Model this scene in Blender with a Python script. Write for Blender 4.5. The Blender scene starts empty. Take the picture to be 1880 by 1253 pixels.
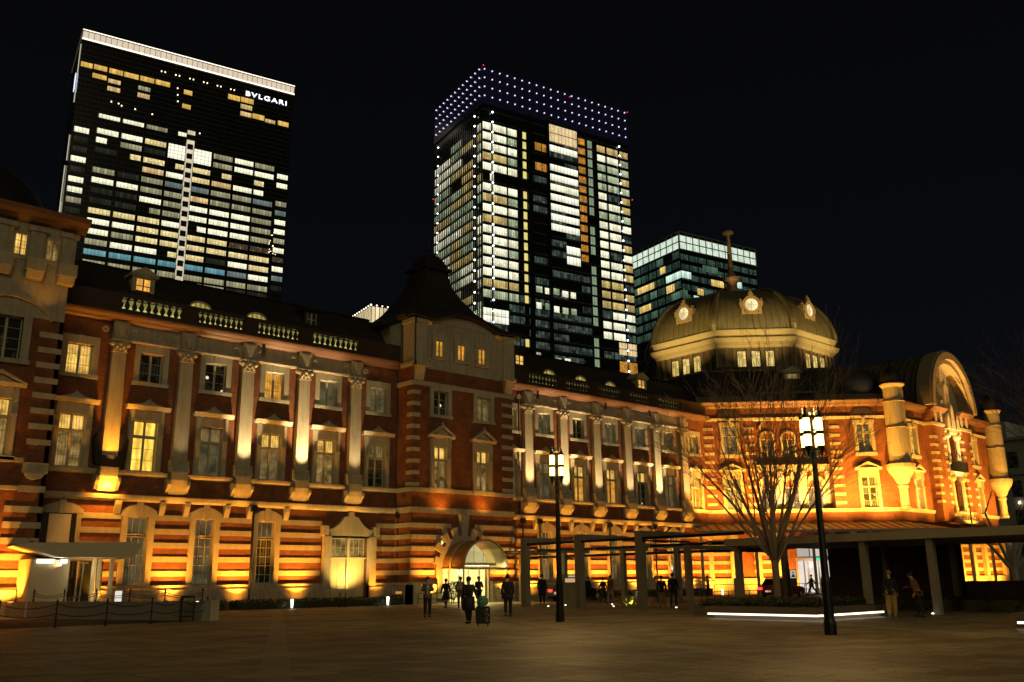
import bpy, bmesh, math, random
from mathutils import Vector, Matrix
PI = math.pi
S2 = math.sqrt(.5)
sc = bpy.context.scene
COL = sc.collection
rnd = random.Random(7)

# ------------------------------------------------------------------ helpers
class Fr:
    """local frame of an upright face: u along it, d outward, z up"""
    def __init__(s, x, y, deg=0.0):
        a = math.radians(deg)
        s.o = Vector((x, y, 0)); s.a = a
        s.U = Vector((math.cos(a), math.sin(a), 0)); s.N = Vector((math.sin(a), -math.cos(a), 0))
    def P(s, u, d, z):
        return s.o + s.U * u + s.N * d + Vector((0, 0, z))
    def sub(s, u, d=0.0, ddeg=0.0):
        p = s.P(u, d, 0)
        return Fr(p.x, p.y, math.degrees(s.a) + ddeg)

SPLIT = {'stone_band', 'attic_pier', 'parapet', 'quoin', 'gable_pier', 'pier', 'arcade_column', 'plinth', 'drum_pilaster', 'sill_course', 'cornice', 'edge_light', 'facade_fin', 'recess_side', 'stone_ring', 'leg', 'corbel', 'cartouche', 'lift_shaft_panel', 'downpipe', 'dome_rib', 'baluster', 'post', 'beam', 'frieze_rosette', 'loggia', 'dormer', 'chain'}
class MB:
    def __init__(s):
        s.v = []; s.f = []; s.uv = []; s.mi = []; s.cur = 0
    def vert(s, co, uv=(0, 0)):
        s.v.append(tuple(co)); s.uv.append(uv); return len(s.v) - 1
    def face(s, idx):
        s.f.append(tuple(idx)); s.mi.append(s.cur)
    def box(s, fr, u0, u1, d0, d1, z0, z1):
        ix = []
        for z in (z0, z1):
            for (u, d) in ((u0, d0), (u1, d0), (u1, d1), (u0, d1)):
                ix.append(s.vert(fr.P(u, d, z), (u, z)))
        a = ix
        for q in ((3, 2, 1, 0), (4, 5, 6, 7), (0, 1, 5, 4), (1, 2, 6, 5), (2, 3, 7, 6), (3, 0, 4, 7)):
            s.face([a[i] for i in q])
        return s
    def quad(s, fr, u0, u1, d, z0, z1):
        s.face([s.vert(fr.P(u, d, z), (u, z)) for u, z in ((u0, z0), (u1, z0), (u1, z1), (u0, z1))]); return s
    def wquad(s, fr, u0, u1, d, z, h):
        """window pane whose texture starts afresh on every floor"""
        r = 10. * round(z / 2.2)
        s.face([s.vert(fr.P(u, d, q), (u, r + q - z)) for u, q in ((u0, z), (u1, z), (u1, z + h), (u0, z + h))]); return s
    def poly(s, fr, pts, d0, d1):
        n = len(pts)
        a = [s.vert(fr.P(u, d0, z), (u, z)) for u, z in pts]
        b = [s.vert(fr.P(u, d1, z), (u, z)) for u, z in pts]
        s.face(a[::-1]); s.face(b)
        for i in range(n):
            j = (i + 1) % n
            s.face([a[i], a[j], b[j], b[i]])
        return s
    def ring(s, fr, uc, zc, r0, r1, a0, a1, n, d0, d1):
        """annular sector in the face plane, angles in degrees from +u"""
        cols = []
        for i in range(n + 1):
            t = math.radians(a0 + (a1 - a0) * i / n)
            cs, sn = math.cos(t), math.sin(t)
            cols.append([s.vert(fr.P(uc + r * cs, d, zc + r * sn), (uc + r * cs, zc + r * sn))
                         for r, d in ((r0, d0), (r1, d0), (r1, d1), (r0, d1))])
        for i in range(n):
            p, q = cols[i], cols[i + 1]
            for k in range(4):
                m = (k + 1) % 4
                s.face([p[k], p[m], q[m], q[k]])
        s.face(cols[0][::-1]); s.face(cols[-1])
        return s
    def prof(s, fr, pts, u0, u1, m0=0.0, m1=0.0):
        """profile (d,z) extruded along u; m0/m1 mitre factors"""
        n = len(pts)
        a = [s.vert(fr.P(u0 + m0 * d, d, z), (u0, z + d)) for d, z in pts]
        b = [s.vert(fr.P(u1 + m1 * d, d, z), (u1, z + d)) for d, z in pts]
        s.face(a); s.face(b[::-1])
        for i in range(n):
            j = (i + 1) % n
            s.face([a[j], a[i], b[i], b[j]])
        return s
    def lathe(s, x, y, pts, n=16, a0=0.0, a1=2 * PI, z0=0.0):
        full = abs(a1 - a0 - 2 * PI) < 1e-6
        m = n if full else n + 1
        rows = []
        for r, z in pts:
            row = []
            for i in range(m):
                t = a0 + (a1 - a0) * i / n
                row.append(s.vert((x + r * math.cos(t), y + r * math.sin(t), z + z0), (t * max(r, .1), z)))
            rows.append(row)
        for k in range(len(rows) - 1):
            for i in range(n):
                j = (i + 1) % m
                s.face([rows[k][i], rows[k][j], rows[k + 1][j], rows[k + 1][i]])
        if full:
            if pts[0][0] > 1e-4: s.face(rows[0][::-1])
            if pts[-1][0] > 1e-4: s.face(rows[-1])
        return s
    def tube(s, p0, p1, r0, r1=None, n=6, cap=True):
        p0 = Vector(p0); p1 = Vector(p1); r1 = r0 if r1 is None else r1
        ax = p1 - p0
        if ax.length < 1e-6: return s
        ax.normalize()
        t = Vector((0, 0, 1)) if abs(ax.z) < .9 else Vector((1, 0, 0))
        e1 = ax.cross(t).normalized(); e2 = ax.cross(e1)
        A = []; B = []
        for i in range(n):
            w = 2 * PI * i / n
            dv = e1 * math.cos(w) + e2 * math.sin(w)
            A.append(s.vert(p0 + dv * r0)); B.append(s.vert(p1 + dv * r1))
        for i in range(n):
            j = (i + 1) % n
            s.face([A[i], A[j], B[j], B[i]])
        if cap:
            s.face(A[::-1]); s.face(B)
        return s
    def ball(s, c, rx, ry=None, rz=None, n=10, m=6):
        ry = ry or rx; rz = rz or rx
        rows = []
        for k in range(m + 1):
            ph = -PI / 2 + PI * k / m
            rows.append([s.vert((c[0] + rx * math.cos(ph) * math.cos(2 * PI * i / n), c[1] + ry * math.cos(ph) * math.sin(2 * PI * i / n), c[2] + rz * math.sin(ph))) for i in range(n)])
        for k in range(m):
            for i in range(n):
                j = (i + 1) % n
                s.face([rows[k][i], rows[k][j], rows[k + 1][j], rows[k + 1][i]])
        return s
    def islands(s):
        par = list(range(len(s.v)))
        def fd(i):
            while par[i] != i: par[i] = par[par[i]]; i = par[i]
            return i
        for f in s.f:
            a = fd(f[0])
            for i in f[1:]: par[fd(i)] = a
        G = {}
        for k, f in enumerate(s.f): G.setdefault(fd(f[0]), []).append(k)
        out = []
        for ks in G.values():
            m = MB(); mp = {}
            for k in ks:
                m.cur = s.mi[k]; ix = []
                for i in s.f[k]:
                    if i not in mp: mp[i] = m.vert(s.v[i], s.uv[i])
                    ix.append(mp[i])
                m.face(ix)
            out.append(m)
        return out
    def build(s, name, mats, parent=None, smooth=False, loc=None, fix=True):
        if name in SPLIT and parent is not None:
            L = s.islands()
            if len(L) > 1:
                for m in L[1:]: m._build(name, mats, parent, smooth, loc, fix)
                return L[0]._build(name, mats, parent, smooth, loc, fix)
        return s._build(name, mats, parent, smooth, loc, fix)
    def _build(s, name, mats, parent=None, smooth=False, loc=None, fix=True):
        me = bpy.data.meshes.new(name)
        vs = s.v
        if loc is not None:
            vs = [(a - loc[0], b - loc[1], c - loc[2]) for a, b, c in s.v]
        me.from_pydata(vs, [], s.f)
        if not isinstance(mats, (list, tuple)): mats = [mats]
        for m in mats: me.materials.append(m)
        if len(mats) > 1: me.polygons.foreach_set('material_index', s.mi)
        uvl = me.uv_layers.new(name='UVMap')
        flat = []
        for lp in me.loops: flat.extend(s.uv[lp.vertex_index])
        uvl.data.foreach_set('uv', flat)
        if fix:
            bm = bmesh.new(); bm.from_mesh(me)
            bmesh.ops.remove_doubles(bm, verts=bm.verts, dist=1e-4) if smooth else None
            bmesh.ops.recalc_face_normals(bm, faces=bm.faces); bm.to_mesh(me); bm.free()
        if smooth: me.polygons.foreach_set('use_smooth', [True] * len(me.polygons))
        o = bpy.data.objects.new(name, me); COL.objects.link(o)
        if loc is not None: o.location = loc
        if parent:
            o.parent = parent
            pl = parent_loc(parent)
            o.location = o.location - pl
        return o

def parent_loc(o):
    v = Vector((0, 0, 0))
    while o: v = v + o.location; o = o.parent
    return v

def tag(o, label=None, cat=None, group=None, kind=None):
    if label: o['label'] = label
    if cat: o['category'] = cat
    if group: o['group'] = group
    if kind: o['kind'] = kind
    return o

def empty(name, loc, label, cat, group=None):
    o = bpy.data.objects.new(name, None); COL.objects.link(o)
    o.location = loc; o.empty_display_size = .1
    return tag(o, label, cat, group)

def copy_tree(o, parent=None):
    c = o.copy(); COL.objects.link(c)
    if parent: c.parent = parent
    for ch in list(o.children): copy_tree(ch, c)
    return c

# ------------------------------------------------------------------ materials
def nodes(m):
    m.use_nodes = True
    nt = m.node_tree; nt.nodes.clear()
    out = nt.nodes.new('ShaderNodeOutputMaterial')
    return nt, out
def N(nt, t, **k):
    n = nt.nodes.new(t)
    for a, b in k.items():
        if a == 'ins':
            for i, v in b.items(): n.inputs[i].default_value = v
        else: setattr(n, a, b)
    return n
def mth(nt, op, a, b=None, c=None):
    n = nt.nodes.new('ShaderNodeMath'); n.operation = op
    for i, x in enumerate((a, b, c)):
        if x is None: continue
        if isinstance(x, (int, float)): n.inputs[i].default_value = x
        else: nt.links.new(x, n.inputs[i])
    return n.outputs[0]
def mixc(nt, f, a, b):
    n = nt.nodes.new('ShaderNodeMix'); n.data_type = 'RGBA'
    for i, x in ((0, f), (6, a), (7, b)):
        if isinstance(x, (int, float)): n.inputs[i].default_value = x
        elif isinstance(x, (tuple, list)): n.inputs[i].default_value = (*x[:3], 1)
        else: nt.links.new(x, n.inputs[i])
    return n.outputs[2]

def mat(name, c, rough=.75, metal=0., var=.25, scale=1.5, bump=0., bscale=12., spec=.5, streak=0.):
    m = bpy.data.materials.new(name); nt, out = nodes(m)
    b = N(nt, 'ShaderNodeBsdfPrincipled', ins={'Roughness': rough, 'Metallic': metal, 'Specular IOR Level': spec})
    tc = N(nt, 'ShaderNodeNewGeometry')
    nz = N(nt, 'ShaderNodeTexNoise', ins={'Scale': scale, 'Detail': 5.0, 'Roughness': .65})
    nt.links.new(tc.outputs['Position'], nz.inputs['Vector'])
    lo = tuple(x * (1 - var) for x in c); hi = tuple(min(1, x * (1 + var)) for x in c)
    col = mixc(nt, nz.outputs['Fac'], lo, hi)
    if streak:                                                   # rain streaks and soot, stretched downwards
        mp = N(nt, 'ShaderNodeMapping'); mp.inputs['Scale'].default_value = (2.6, 2.6, .35); nt.links.new(tc.outputs['Position'], mp.inputs[0])
        ns = N(nt, 'ShaderNodeTexNoise', ins={'Scale': 1.6, 'Detail': 6.0, 'Roughness': .7}); nt.links.new(mp.outputs[0], ns.inputs['Vector'])
        mr = N(nt, 'ShaderNodeMapRange', ins={1: .35, 2: .6, 3: 1 - streak, 4: 1.08}); nt.links.new(ns.outputs['Fac'], mr.inputs[0])
        v = N(nt, 'ShaderNodeVectorMath', operation='SCALE'); nt.links.new(col, v.inputs[0]); nt.links.new(mr.outputs[0], v.inputs['Scale']); col = v.outputs[0]
    nt.links.new(col, b.inputs['Base Color'])
    if bump:
        n2 = N(nt, 'ShaderNodeTexNoise', ins={'Scale': bscale, 'Detail': 4.0})
        nt.links.new(tc.outputs['Position'], n2.inputs['Vector'])
        bp = N(nt, 'ShaderNodeBump', ins={'Strength': bump, 'Distance': .02})
        nt.links.new(n2.outputs['Fac'], bp.inputs['Height']); nt.links.new(bp.outputs[0], b.inputs['Normal'])
    nt.links.new(b.outputs[0], out.inputs[0])
    return m

def emat(name, c, s):
    m = bpy.data.materials.new(name); nt, out = nodes(m)
    e = N(nt, 'ShaderNodeEmission', ins={'Color': (*c, 1), 'Strength': s})
    nt.links.new(e.outputs[0], out.inputs[0]); return m

def brickmat(name, c1, c2, mortar, sx=1., w=.22, h=.075):
    m = bpy.data.materials.new(name); nt, out = nodes(m)
    b = N(nt, 'ShaderNodeBsdfPrincipled', ins={'Roughness': .8})
    g = N(nt, 'ShaderNodeNewGeometry'); sp = N(nt, 'ShaderNodeSeparateXYZ'); nt.links.new(g.outputs['Position'], sp.inputs[0])
    u = mth(nt, 'SUBTRACT', sp.outputs[0], sp.outputs[1])
    cb = N(nt, 'ShaderNodeCombineXYZ'); nt.links.new(u, cb.inputs[0]); nt.links.new(sp.outputs[2], cb.inputs[1])
    br = N(nt, 'ShaderNodeTexBrick', ins={'Color1': (*c1, 1), 'Color2': (*c2, 1), 'Mortar': (*mortar, 1), 'Scale': 1., 'Mortar Size': .008, 'Brick Width': w, 'Row Height': h, 'Mortar Smooth': .2, 'Bias': -.2})
    nt.links.new(cb.outputs[0], br.inputs['Vector'])
    nz = N(nt, 'ShaderNodeTexNoise', ins={'Scale': .9, 'Detail': 8., 'Roughness': .78}); nt.links.new(g.outputs['Position'], nz.inputs['Vector'])
    f = N(nt, 'ShaderNodeMapRange', ins={1: .32, 2: .68, 3: .45, 4: 1.25}); nt.links.new(nz.outputs['Fac'], f.inputs[0])
    mx = N(nt, 'ShaderNodeVectorMath', operation='SCALE'); nt.links.new(br.outputs['Color'], mx.inputs[0]); nt.links.new(f.outputs[0], mx.inputs['Scale'])
    nt.links.new(mx.outputs[0], b.inputs['Base Color'])
    bp = N(nt, 'ShaderNodeBump', ins={'Strength': .5, 'Distance': .01}); bp.invert = True
    nt.links.new(br.outputs['Fac'], bp.inputs['Height']); nt.links.new(bp.outputs[0], b.inputs['Normal'])
    nt.links.new(b.outputs[0], out.inputs[0]); return m

def windowmat(name, c, s, pitch=1.2, bar=.1, cell=(1.2, 4.4), var=.5, spots=0., dim=None, base=(.01, .012, .012), soft=.25, hot=None, grad=0., zl=0.):
    """lit glass: emission broken up by mullion lines, by bay and by ceiling lamps (UV is in metres)"""
    m = bpy.data.materials.new(name); nt, out = nodes(m)
    b = N(nt, 'ShaderNodeBsdfPrincipled', ins={'Base Color': (*base, 1), 'Roughness': .12})
    uv = N(nt, 'ShaderNodeUVMap'); sp = N(nt, 'ShaderNodeSeparateXYZ'); nt.links.new(uv.outputs[0], sp.inputs[0])
    u, z = sp.outputs[0], sp.outputs[1]
    fu = mth(nt, 'FRACT', mth(nt, 'DIVIDE', u, pitch))
    line = mth(nt, 'GREATER_THAN', fu, bar)                       # 0 on a mullion
    line = mth(nt, 'ADD', mth(nt, 'MULTIPLY', line, .8), .2)
    cb = N(nt, 'ShaderNodeCombineXYZ')
    nt.links.new(mth(nt, 'FLOOR', mth(nt, 'DIVIDE', u, cell[0])), cb.inputs[0]); nt.links.new(mth(nt, 'FLOOR', mth(nt, 'DIVIDE', z, cell[1])), cb.inputs[1])
    wn = N(nt, 'ShaderNodeTexWhiteNoise', noise_dimensions='2D'); nt.links.new(cb.outputs[0], wn.inputs['Vector'])
    nz = N(nt, 'ShaderNodeTexNoise', ins={'Scale': .55, 'Detail': 4., 'Roughness': .7}); nt.links.new(uv.outputs[0], nz.inputs['Vector'])
    k = mth(nt, 'ADD', mth(nt, 'MULTIPLY', wn.outputs['Value'], var), 1 - var)
    n2 = mth(nt, 'ADD', mth(nt, 'MULTIPLY', nz.outputs['Fac'], soft * 2), 1 - soft)
    k = mth(nt, 'MULTIPLY', mth(nt, 'MULTIPLY', k, line), n2)
    if grad:                                                      # rooms are brighter under their ceiling
        t = mth(nt, 'MULTIPLY', mth(nt, 'FRACT', mth(nt, 'DIVIDE', z, 10.)), 10. / 3.)
        k = mth(nt, 'MULTIPLY', k, mth(nt, 'ADD', mth(nt, 'MULTIPLY', t, grad), 1 - grad * .6))
    if zl: k = mth(nt, 'MULTIPLY', k, mth(nt, 'ADD', mth(nt, 'MULTIPLY', mth(nt, 'GREATER_THAN', mth(nt, 'FRACT', mth(nt, 'DIVIDE', z, zl)), .12), .75), .25))
    if spots:
        vo = N(nt, 'ShaderNodeTexVoronoi', ins={'Scale': .8}); nt.links.new(uv.outputs[0], vo.inputs['Vector'])
        sps = mth(nt, 'LESS_THAN', vo.outputs['Distance'], .22)
        k = mth(nt, 'ADD', k, mth(nt, 'MULTIPLY', sps, spots))
    e = N(nt, 'ShaderNodeEmission'); nt.links.new(mth(nt, 'MULTIPLY', k, s), e.inputs['Strength'])
    if hot:
        cc = mixc(nt, nz.outputs['Fac'], c, hot); nt.links.new(cc, e.inputs['Color'])
    else: e.inputs['Color'].default_value = (*c, 1)
    ad = N(nt, 'ShaderNodeAddShader'); nt.links.new(b.outputs[0], ad.inputs[0]); nt.links.new(e.outputs[0], ad.inputs[1])
    nt.links.new(ad.outputs[0], out.inputs[0]); return m

def curtainmat(name, c, s, c2=None, pleat=.16, lampz=None, dark=.35):
    """lit glass with a pleated curtain behind it"""
    m = bpy.data.materials.new(name); nt, out = nodes(m)
    b = N(nt, 'ShaderNodeBsdfPrincipled', ins={'Base Color': (.03, .025, .02, 1), 'Roughness': .1})
    uv = N(nt, 'ShaderNodeUVMap'); sp = N(nt, 'ShaderNodeSeparateXYZ'); nt.links.new(uv.outputs[0], sp.inputs[0])
    n0 = N(nt, 'ShaderNodeTexNoise', ins={'Scale': 1.3, 'Detail': 2.}); nt.links.new(uv.outputs[0], n0.inputs['Vector'])
    ph = mth(nt, 'ADD', mth(nt, 'MULTIPLY', sp.outputs[0], 2 * PI / pleat), mth(nt, 'MULTIPLY', n0.outputs['Fac'], 6.))
    w = mth(nt, 'ADD', mth(nt, 'MULTIPLY', mth(nt, 'SINE', ph), .22), .78)
    nz = N(nt, 'ShaderNodeTexNoise', ins={'Scale': 1.1, 'Detail': 3., 'Roughness': .6}); nt.links.new(uv.outputs[0], nz.inputs['Vector'])
    mr = N(nt, 'ShaderNodeMapRange', ins={1: .35, 2: .65, 3: dark, 4: 1.2}); nt.links.new(nz.outputs['Fac'], mr.inputs[0])
    k = mth(nt, 'MULTIPLY', w, mr.outputs[0])
    e = N(nt, 'ShaderNodeEmission'); nt.links.new(mth(nt, 'MULTIPLY', k, s), e.inputs['Strength'])
    nt.links.new(mixc(nt, nz.outputs['Fac'], c, c2 or c), e.inputs['Color'])
    ad = N(nt, 'ShaderNodeAddShader'); nt.links.new(b.outputs[0], ad.inputs[0]); nt.links.new(e.outputs[0], ad.inputs[1])
    nt.links.new(ad.outputs[0], out.inputs[0]); return m

def darkglass(name, spots=0., c=(.030, .034, .024), curtain=.13):
    """unlit pane: glossy dark, faint curtain folds, here and there a glow spot painted in for reflected city lights"""
    m = bpy.data.materials.new(name); nt, out = nodes(m)
    b = N(nt, 'ShaderNodeBsdfPrincipled', ins={'Roughness': .08})
    uv = N(nt, 'ShaderNodeUVMap'); sp = N(nt, 'ShaderNodeSeparateXYZ'); nt.links.new(uv.outputs[0], sp.inputs[0])
    s1 = mth(nt, 'ADD', mth(nt, 'MULTIPLY', mth(nt, 'SINE', mth(nt, 'MULTIPLY', sp.outputs[0], 38.)), .5), .5)
    nz = N(nt, 'ShaderNodeTexNoise', ins={'Scale': .9, 'Detail': 2.}); nt.links.new(uv.outputs[0], nz.inputs['Vector'])
    ms = mth(nt, 'MULTIPLY', s1, mth(nt, 'GREATER_THAN', nz.outputs['Fac'], .5))
    nt.links.new(mixc(nt, ms, c, tuple(x + curtain for x in c)), b.inputs['Base Color'])
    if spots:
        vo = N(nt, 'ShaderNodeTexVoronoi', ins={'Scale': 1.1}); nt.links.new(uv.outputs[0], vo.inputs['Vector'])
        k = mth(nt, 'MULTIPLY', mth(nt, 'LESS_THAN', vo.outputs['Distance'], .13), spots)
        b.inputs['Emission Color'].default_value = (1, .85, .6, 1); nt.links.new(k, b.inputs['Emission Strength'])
    nt.links.new(b.outputs[0], out.inputs[0]); return m

BRICK = brickmat('brick_red', (.31, .098, .034), (.21, .060, .022), (.13, .075, .038))
STONE = mat('stone_pale', (.45, .40, .29), .8, var=.18, scale=1.2, bump=.25, bscale=20, streak=.16)
STONE2 = mat('stone_weathered', (.42, .37, .28), .85, var=.25, scale=2.2, bump=.3, bscale=14, streak=.22)
STONEG = mat('granite_plinth', (.38, .32, .24), .8, var=.25, scale=3., bump=.2, streak=.3)
COPPERD = mat('dark_trim', (.05, .028, .018), .6, var=.3, scale=3)
CORN = mat('cornice_copper', (.13, .065, .04), .5, var=.3, scale=3)
SLATE = mat('slate_roof', (.018, .015, .012), .6, var=.4, scale=4., bump=.4, bscale=9)
GREYG = curtainmat('glass_greenish_room', (.62, .58, .28), .17, (.8, .55, .22), dark=.3)
DOME = mat('dome_copper', (.185, .155, .08), .42, .25, var=.25, scale=1.4, streak=.12)
FRAME = mat('window_frame_cream', (.50, .45, .32), .6, var=.1)
DKMETAL = mat('dark_metal', (.015, .014, .013), .45, .3, var=.2)
POSTM = mat('pergola_grey_paint', (.23, .21, .16), .6, var=.2, scale=5)
GLIT = curtainmat('glass_lit_yellow', (1, .52, .07), 1.15, (1, .64, .16))
GLITB = curtainmat('glass_lit_bright', (1, .58, .05), 1.5, (1, .64, .1), pleat=.5, dark=.75)
GAMB = curtainmat('glass_lit_amber', (1, .38, .03), .85, (1, .5, .08), dark=.5)
GDIM = curtainmat('glass_dim_curtain', (.8, .62, .25), .24, (1, .6, .18), dark=.25)
GDIM2 = curtainmat('glass_half_lit', (1, .55, .1), .38, (1, .7, .25), dark=.12)
GDARK = darkglass('glass_dark')
GDARKS = darkglass('glass_dark_with_glow_spots', spots=.9)  # emission spots painted on the panes in place of reflected lights
GGREEN = mat('green_room_glass', (.05, .06, .035), .15, var=.3)
# ------------------------------------------------------------------ station
ST = empty('station_building', (56, 55, 0), 'long three storey red brick railway station with pale stone bands, slate roof and domed pavilion', 'station')

def walls(fr, u0, u1, z0, z1, holes, m=BRICK, name='wall', t=.35):
    mb = MB(); us = sorted({u0, u1, *[h[0] for h in holes], *[h[1] for h in holes]}); zs = sorted({z0, z1, *[h[2] for h in holes], *[h[3] for h in holes]})
    us = [u for u in us if u0 <= u <= u1]; zs = [z for z in zs if z0 <= z <= z1]
    for i in range(len(us) - 1):
        for k in range(len(zs) - 1):
            uc = (us[i] + us[i + 1]) / 2; zc = (zs[k] + zs[k + 1]) / 2
            if any(h[0] < uc < h[1] and h[2] < zc < h[3] for h in holes): continue
            mb.quad(fr, us[i], us[i + 1], 0, zs[k], zs[k + 1])
    for h in holes:
        a, b, c, d = h
        for (p, q) in (((a, c), (a, d)), ((a, d), (b, d)), ((b, d), (b, c)), ((b, c), (a, c))):
            mb.face([mb.vert(fr.P(p[0], 0, p[1]), p), mb.vert(fr.P(q[0], 0, q[1]), q), mb.vert(fr.P(q[0], -t, q[1]), q), mb.vert(fr.P(p[0], -t, p[1]), p)])
    big = [h for h in holes if h[1] - h[0] > 1.8]                  # deep openings stay open at the back
    for i in range(len(us) - 1):
        for k in range(len(zs) - 1):
            uc = (us[i] + us[i + 1]) / 2; zc = (zs[k] + zs[k + 1]) / 2
            if not any(h[0] < uc < h[1] and h[2] < zc < h[3] for h in big): mb.quad(fr, us[i], us[i + 1], -t - .02, zs[k], zs[k + 1])
    return mb.build(name, m, ST, fix=False)

def segs(u0, u1, cuts):
    out = []; a = u0
    for c0, c1 in sorted(cuts):
        if c0 > a: out.append((a, min(c0, u1)))
        a = max(a, c1)
    if a < u1: out.append((a, u1))
    return [(p, q) for p, q in out if q - p > .04]

BT = [2.28, 3.1, 3.9, 4.7, 5.5]
def bands(fr, u0, u1, cuts, tops=BT, h=.32, d=.07, m=STONE, name='stone_band'):
    mb = MB()
    for t in tops:
        for a, b in segs(u0, u1, cuts): mb.box(fr, a, b, -.02, d, t - h, t)
    return mb.build(name, m, ST)

def panes(fr, win, uc, w, z0, z1, g, d=-.26, nv=2, nh=3, midw=.13, name='glass', bars=.024, fm=None):
    gl = MB().quad(fr, uc - w / 2, uc + w / 2, d, z0, z1).build(name, g, win, fix=False)
    mb = MB(); f = .06
    mb.box(fr, uc - w / 2, uc - w / 2 + f, d, d + .07, z0, z1); mb.box(fr, uc + w / 2 - f, uc + w / 2, d, d + .07, z0, z1)
    mb.box(fr, uc - w / 2 + f, uc + w / 2 - f, d, d + .07, z1 - f, z1); mb.box(fr, uc - w / 2 + f, uc + w / 2 - f, d, d + .07, z0, z0 + f)
    if nv == 2: mb.box(fr, uc - midw / 2, uc + midw / 2, d, d + .09, z0 + f, z1 - f)
    else:
        for i in range(1, nv):
            x = uc - w / 2 + w * i / nv; mb.box(fr, x - bars / 2, x + bars / 2, d, d + .04, z0 + f, z1 - f)
    for i in range(1, nh):
        z = z0 + (z1 - z0) * i / nh; mb.box(fr, uc - w / 2 + f, uc + w / 2 - f, d + .002, d + .03, z - bars / 2, z + bars / 2)
    mb.build('frame', fm or FRAME, win)
    return gl

def win3(fr, uc, g=GDARK, w=1.4, z0=13.38, z1=15.12, top=15.6, sw=.33, stone=STONE, recess=.26):
    """third floor window: flat stone surround, keystone, sill"""
    mb = MB()
    mb.box(fr, uc - w / 2 - sw, uc - w / 2, -.2, .08, z0 - .05, z1); mb.box(fr, uc + w / 2, uc + w / 2 + sw, -.2, .08, z0 - .05, z1)
    mb.box(fr, uc - w / 2 - sw, uc + w / 2 + sw, -.2, .09, z1, top); mb.box(fr, uc - .17, uc + .17, -.1, .15, z1 + .002, top + .003)
    mb.box(fr, uc - w / 2 - sw - .06, uc + w / 2 + sw + .06, -.3, .16, z0 - .28, z0 - .05)
    o = mb.build('window', stone, ST)
    panes(fr, o, uc, w, z0 - .05, z1, g, d=-recess)
    return o, (uc - w / 2 - .01, uc + w / 2 + .01, z0 - .1, z1 + .01)

def win2(fr, uc, gt=GDARK, gb=None, w=1.42, z0=8.0, z1=11.0, ped='low', stone=STONE, frm=FRAME, corn=11.72):
    gb = gb or gt
    mb = MB()
    jw = .34
    for s in (-1, 1):
        a, b = sorted((uc + s * w / 2, uc + s * (w / 2 + jw)))
        mb.box(fr, a, b, -.2, .1, z0, corn)
        mb.box(fr, a + .05, b - .05, .1, .16, z0, z1 - .9)                     # little pilaster strip
        mb.box(fr, a + .02, b - .02, .1, .2, z1 - .9, z1 - .78)
        mb.box(fr, a + .07, b - .07, .1, .24, z1 - .15, corn - .12)           # console
    mb.box(fr, uc - w / 2, uc + w / 2, -.2, .08, z1, corn)
    mb.box(fr, uc - w / 2 - jw - .1, uc + w / 2 + jw + .1, -.3, .2, z0 - .2, z0)
    o = mb.build('window', stone, ST)
    p = MB()
    hw = w / 2 + jw + .26
    if ped == 'low':
        p.prof(fr, [(0, corn - .1), (.3, corn - .1), (.36, corn), (.42, corn + .14), (0, corn + .14)], uc - hw, uc + hw)
        pts = [(uc - hw * .85, corn + .14), (uc + hw * .85, corn + .14), (uc + .5, corn + .27), (uc + .16, corn + .42), (uc, corn + .6), (uc - .16, corn + .42), (uc - .5, corn + .27)]
        p.poly(fr, pts, .02, .3)
    else:
        p.prof(fr, [(0, corn - .1), (.25, corn - .1), (.34, corn + .08), (0, corn + .08)], uc - hw, uc + hw)
        k = .62 if ped == 'tri' else .8
        p.poly(fr, [(uc - hw, corn + .08), (uc - hw + .22, corn + .08), (uc, corn + .08 + k - .17), (uc, corn + .08 + k)], .0, .42)
        p.poly(fr, [(uc + hw, corn + .08), (uc + hw - .22, corn + .08), (uc, corn + .08 + k - .17), (uc, corn + .08 + k)], .0, .42)
        p.poly(fr, [(uc - hw + .25, corn + .08), (uc + hw - .25, corn + .08), (uc, corn + .08 + k - .2)], .0, .1)
        if ped == 'fancy': p.ball(fr.P(uc, .25, corn + k + .12), .12, .12, .16, 8, 5)
    p.build('pediment', stone, o)
    zt = z0 + (z1 - z0) * .68
    panes(fr, o, uc, w, zt + .05, z1, gt, nh=1, fm=frm)
    panes(fr, o, uc, w, z0, zt - .02, gb, nh=3, fm=frm)
    MB().box(fr, uc - w / 2, uc + w / 2, -.27, -.12, zt - .02, zt + .05).build('transom', frm, o)
    return o, (uc - w / 2 - .01, uc + w / 2 + .01, z0 - .1, z1 + .01)

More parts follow.
